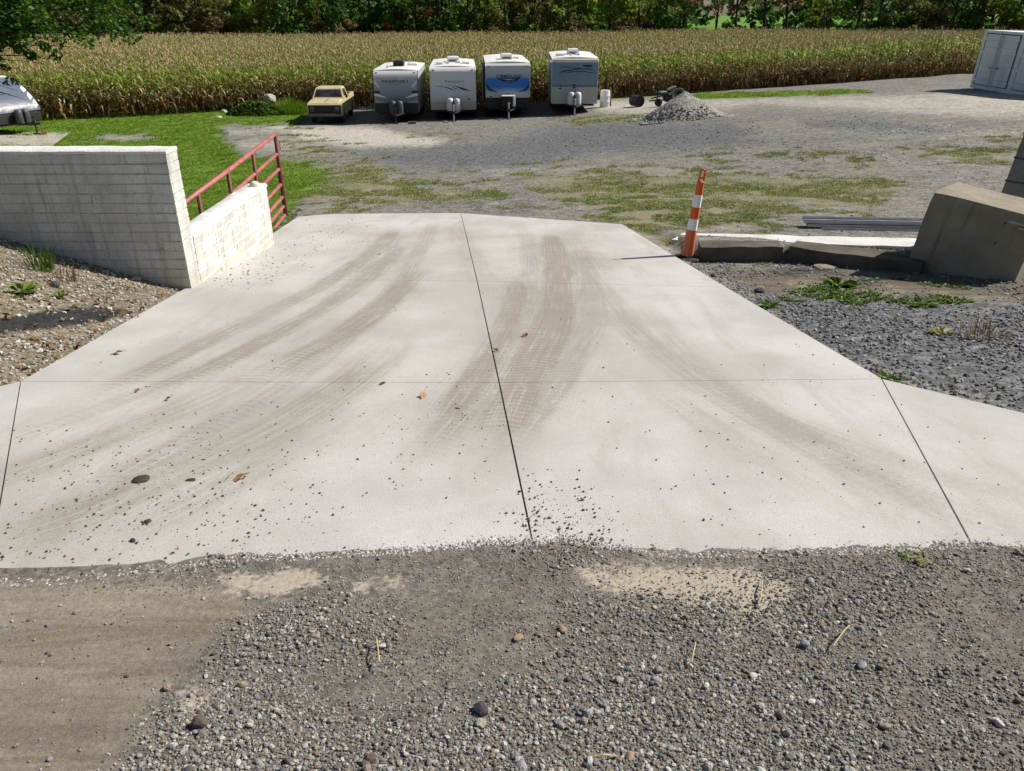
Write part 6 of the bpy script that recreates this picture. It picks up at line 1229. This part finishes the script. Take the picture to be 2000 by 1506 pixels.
# stones round the foot of the heap
N = 900; a = RNG.uniform(2.3, 5.6, N); r_ = np.abs(RNG.normal(0, .3, N)); rr = .62 + .42 * RNG.random(N) + r_ * .6; x = hc.x + HX * rr * np.cos(a); y = hc.y + .6 + HY * rr * np.sin(a); zz = np.array([heapz(u - hc.x, v - hc.y - .6) for u, v in zip(x, y)]); q = np.stack([x, y, gz(x, y) + zz], -1)
stones('heap_stones', q, .05 + .13 * RNG.random(N) ** 2.2, LIMEC, 'coarse rubble at the foot of the stone heap', .6, 6, .05, 1)
# grit, crumbs and gravel on the slab
def slabpts(poly, n, soft=30, p=1.0):
    P = np.array(poly); px = RNG.uniform(P[:, 0].min() - soft, P[:, 0].max() + soft, n); py = RNG.uniform(P[:, 1].min() - soft, P[:, 1].max() + soft, n); k = RNG.random(n) < polymask(px, py, poly, soft) * p; return hit(px[k], py[k], slabz)
allp = [(40, 745), (592, 420), (1215, 440), (1722, 742), (2000, 830), (1906, 1060), (1043, 1050), (-20, 1130)]
q = np.concatenate([slabpts([(-60, 850), (350, 830), (700, 800), (640, 1060), (200, 1120), (-60, 1130)], 2300, 60), slabpts([(200, 900), (560, 860), (520, 990), (180, 1060)], 900, 50), slabpts(allp, 2300, 5, .8), slabpts([(980, 1080), (1010, 960), (1130, 930), (1220, 1030), (1180, 1085)], 1500, 45), slabpts([(700, 760), (1020, 700), (1000, 900), (760, 980)], 500, 40)])
keep = RNG.random(len(q)) < .8; q = q[keep]; s = .003 + .0125 * RNG.random(len(q)) ** 4.2
stones('slab_crumbs', q, s, GRITC, 'dark mud crumbs and grit strewn over the concrete ramp', .3, 6, .05, 1)
q = np.concatenate([slabpts([(385, 556), (530, 474), (640, 440), (690, 445), (600, 510), (470, 562)], 900, 14), slabpts([(400, 552), (450, 530), (640, 505), (560, 550)], 260, 12), slabpts([(980, 1085), (1010, 1000), (1120, 985), (1210, 1060), (1180, 1090)], 200, 35), slabpts([(600, 430), (760, 425), (740, 470), (620, 470)], 160, 15)]); s = .007 + .022 * RNG.random(len(q)) ** 2.8
stones('slab_gravel', q, s, LIMEC, 'gray gravel scattered on the slab beside the white wing wall', .6, 6, .05, 1)
# gravel spilled over the broken lip of the slab
n = 9000; x = np.concatenate([RNG.uniform(-2.4, 2.7, n)]); y = edge_y(x) + RNG.normal(-.015, .032, n); q = np.stack([x, y, slabz(x, y) - .012], -1); s = .005 + .016 * RNG.random(n) ** 2.2
stones('lip_gravel', q, s, NEARC, 'gravel spilling over the broken front lip of the ramp', .4, 8, .05, 1)
n = 9000; x = RNG.uniform(-2.4, 2.7, n); y = edge_y(x) - .01 + np.abs(RNG.normal(0, .04, n)) * (1 + .8 * patch(x, x * 0, 2.0, 3)); q = np.stack([x, y, slabz(x, y) - .007], -1); s = .005 + .013 * RNG.random(n) ** 2
stones('chipped_concrete', q, s, stone_mat('chalky_chip', even([(.62, .61, .59), (.54, .53, .50), (.70, .69, .67), (.45, .43, .40)])), 'chalky white concrete crumbs along the chipped lip of the ramp', .4, 5, .05, 1)
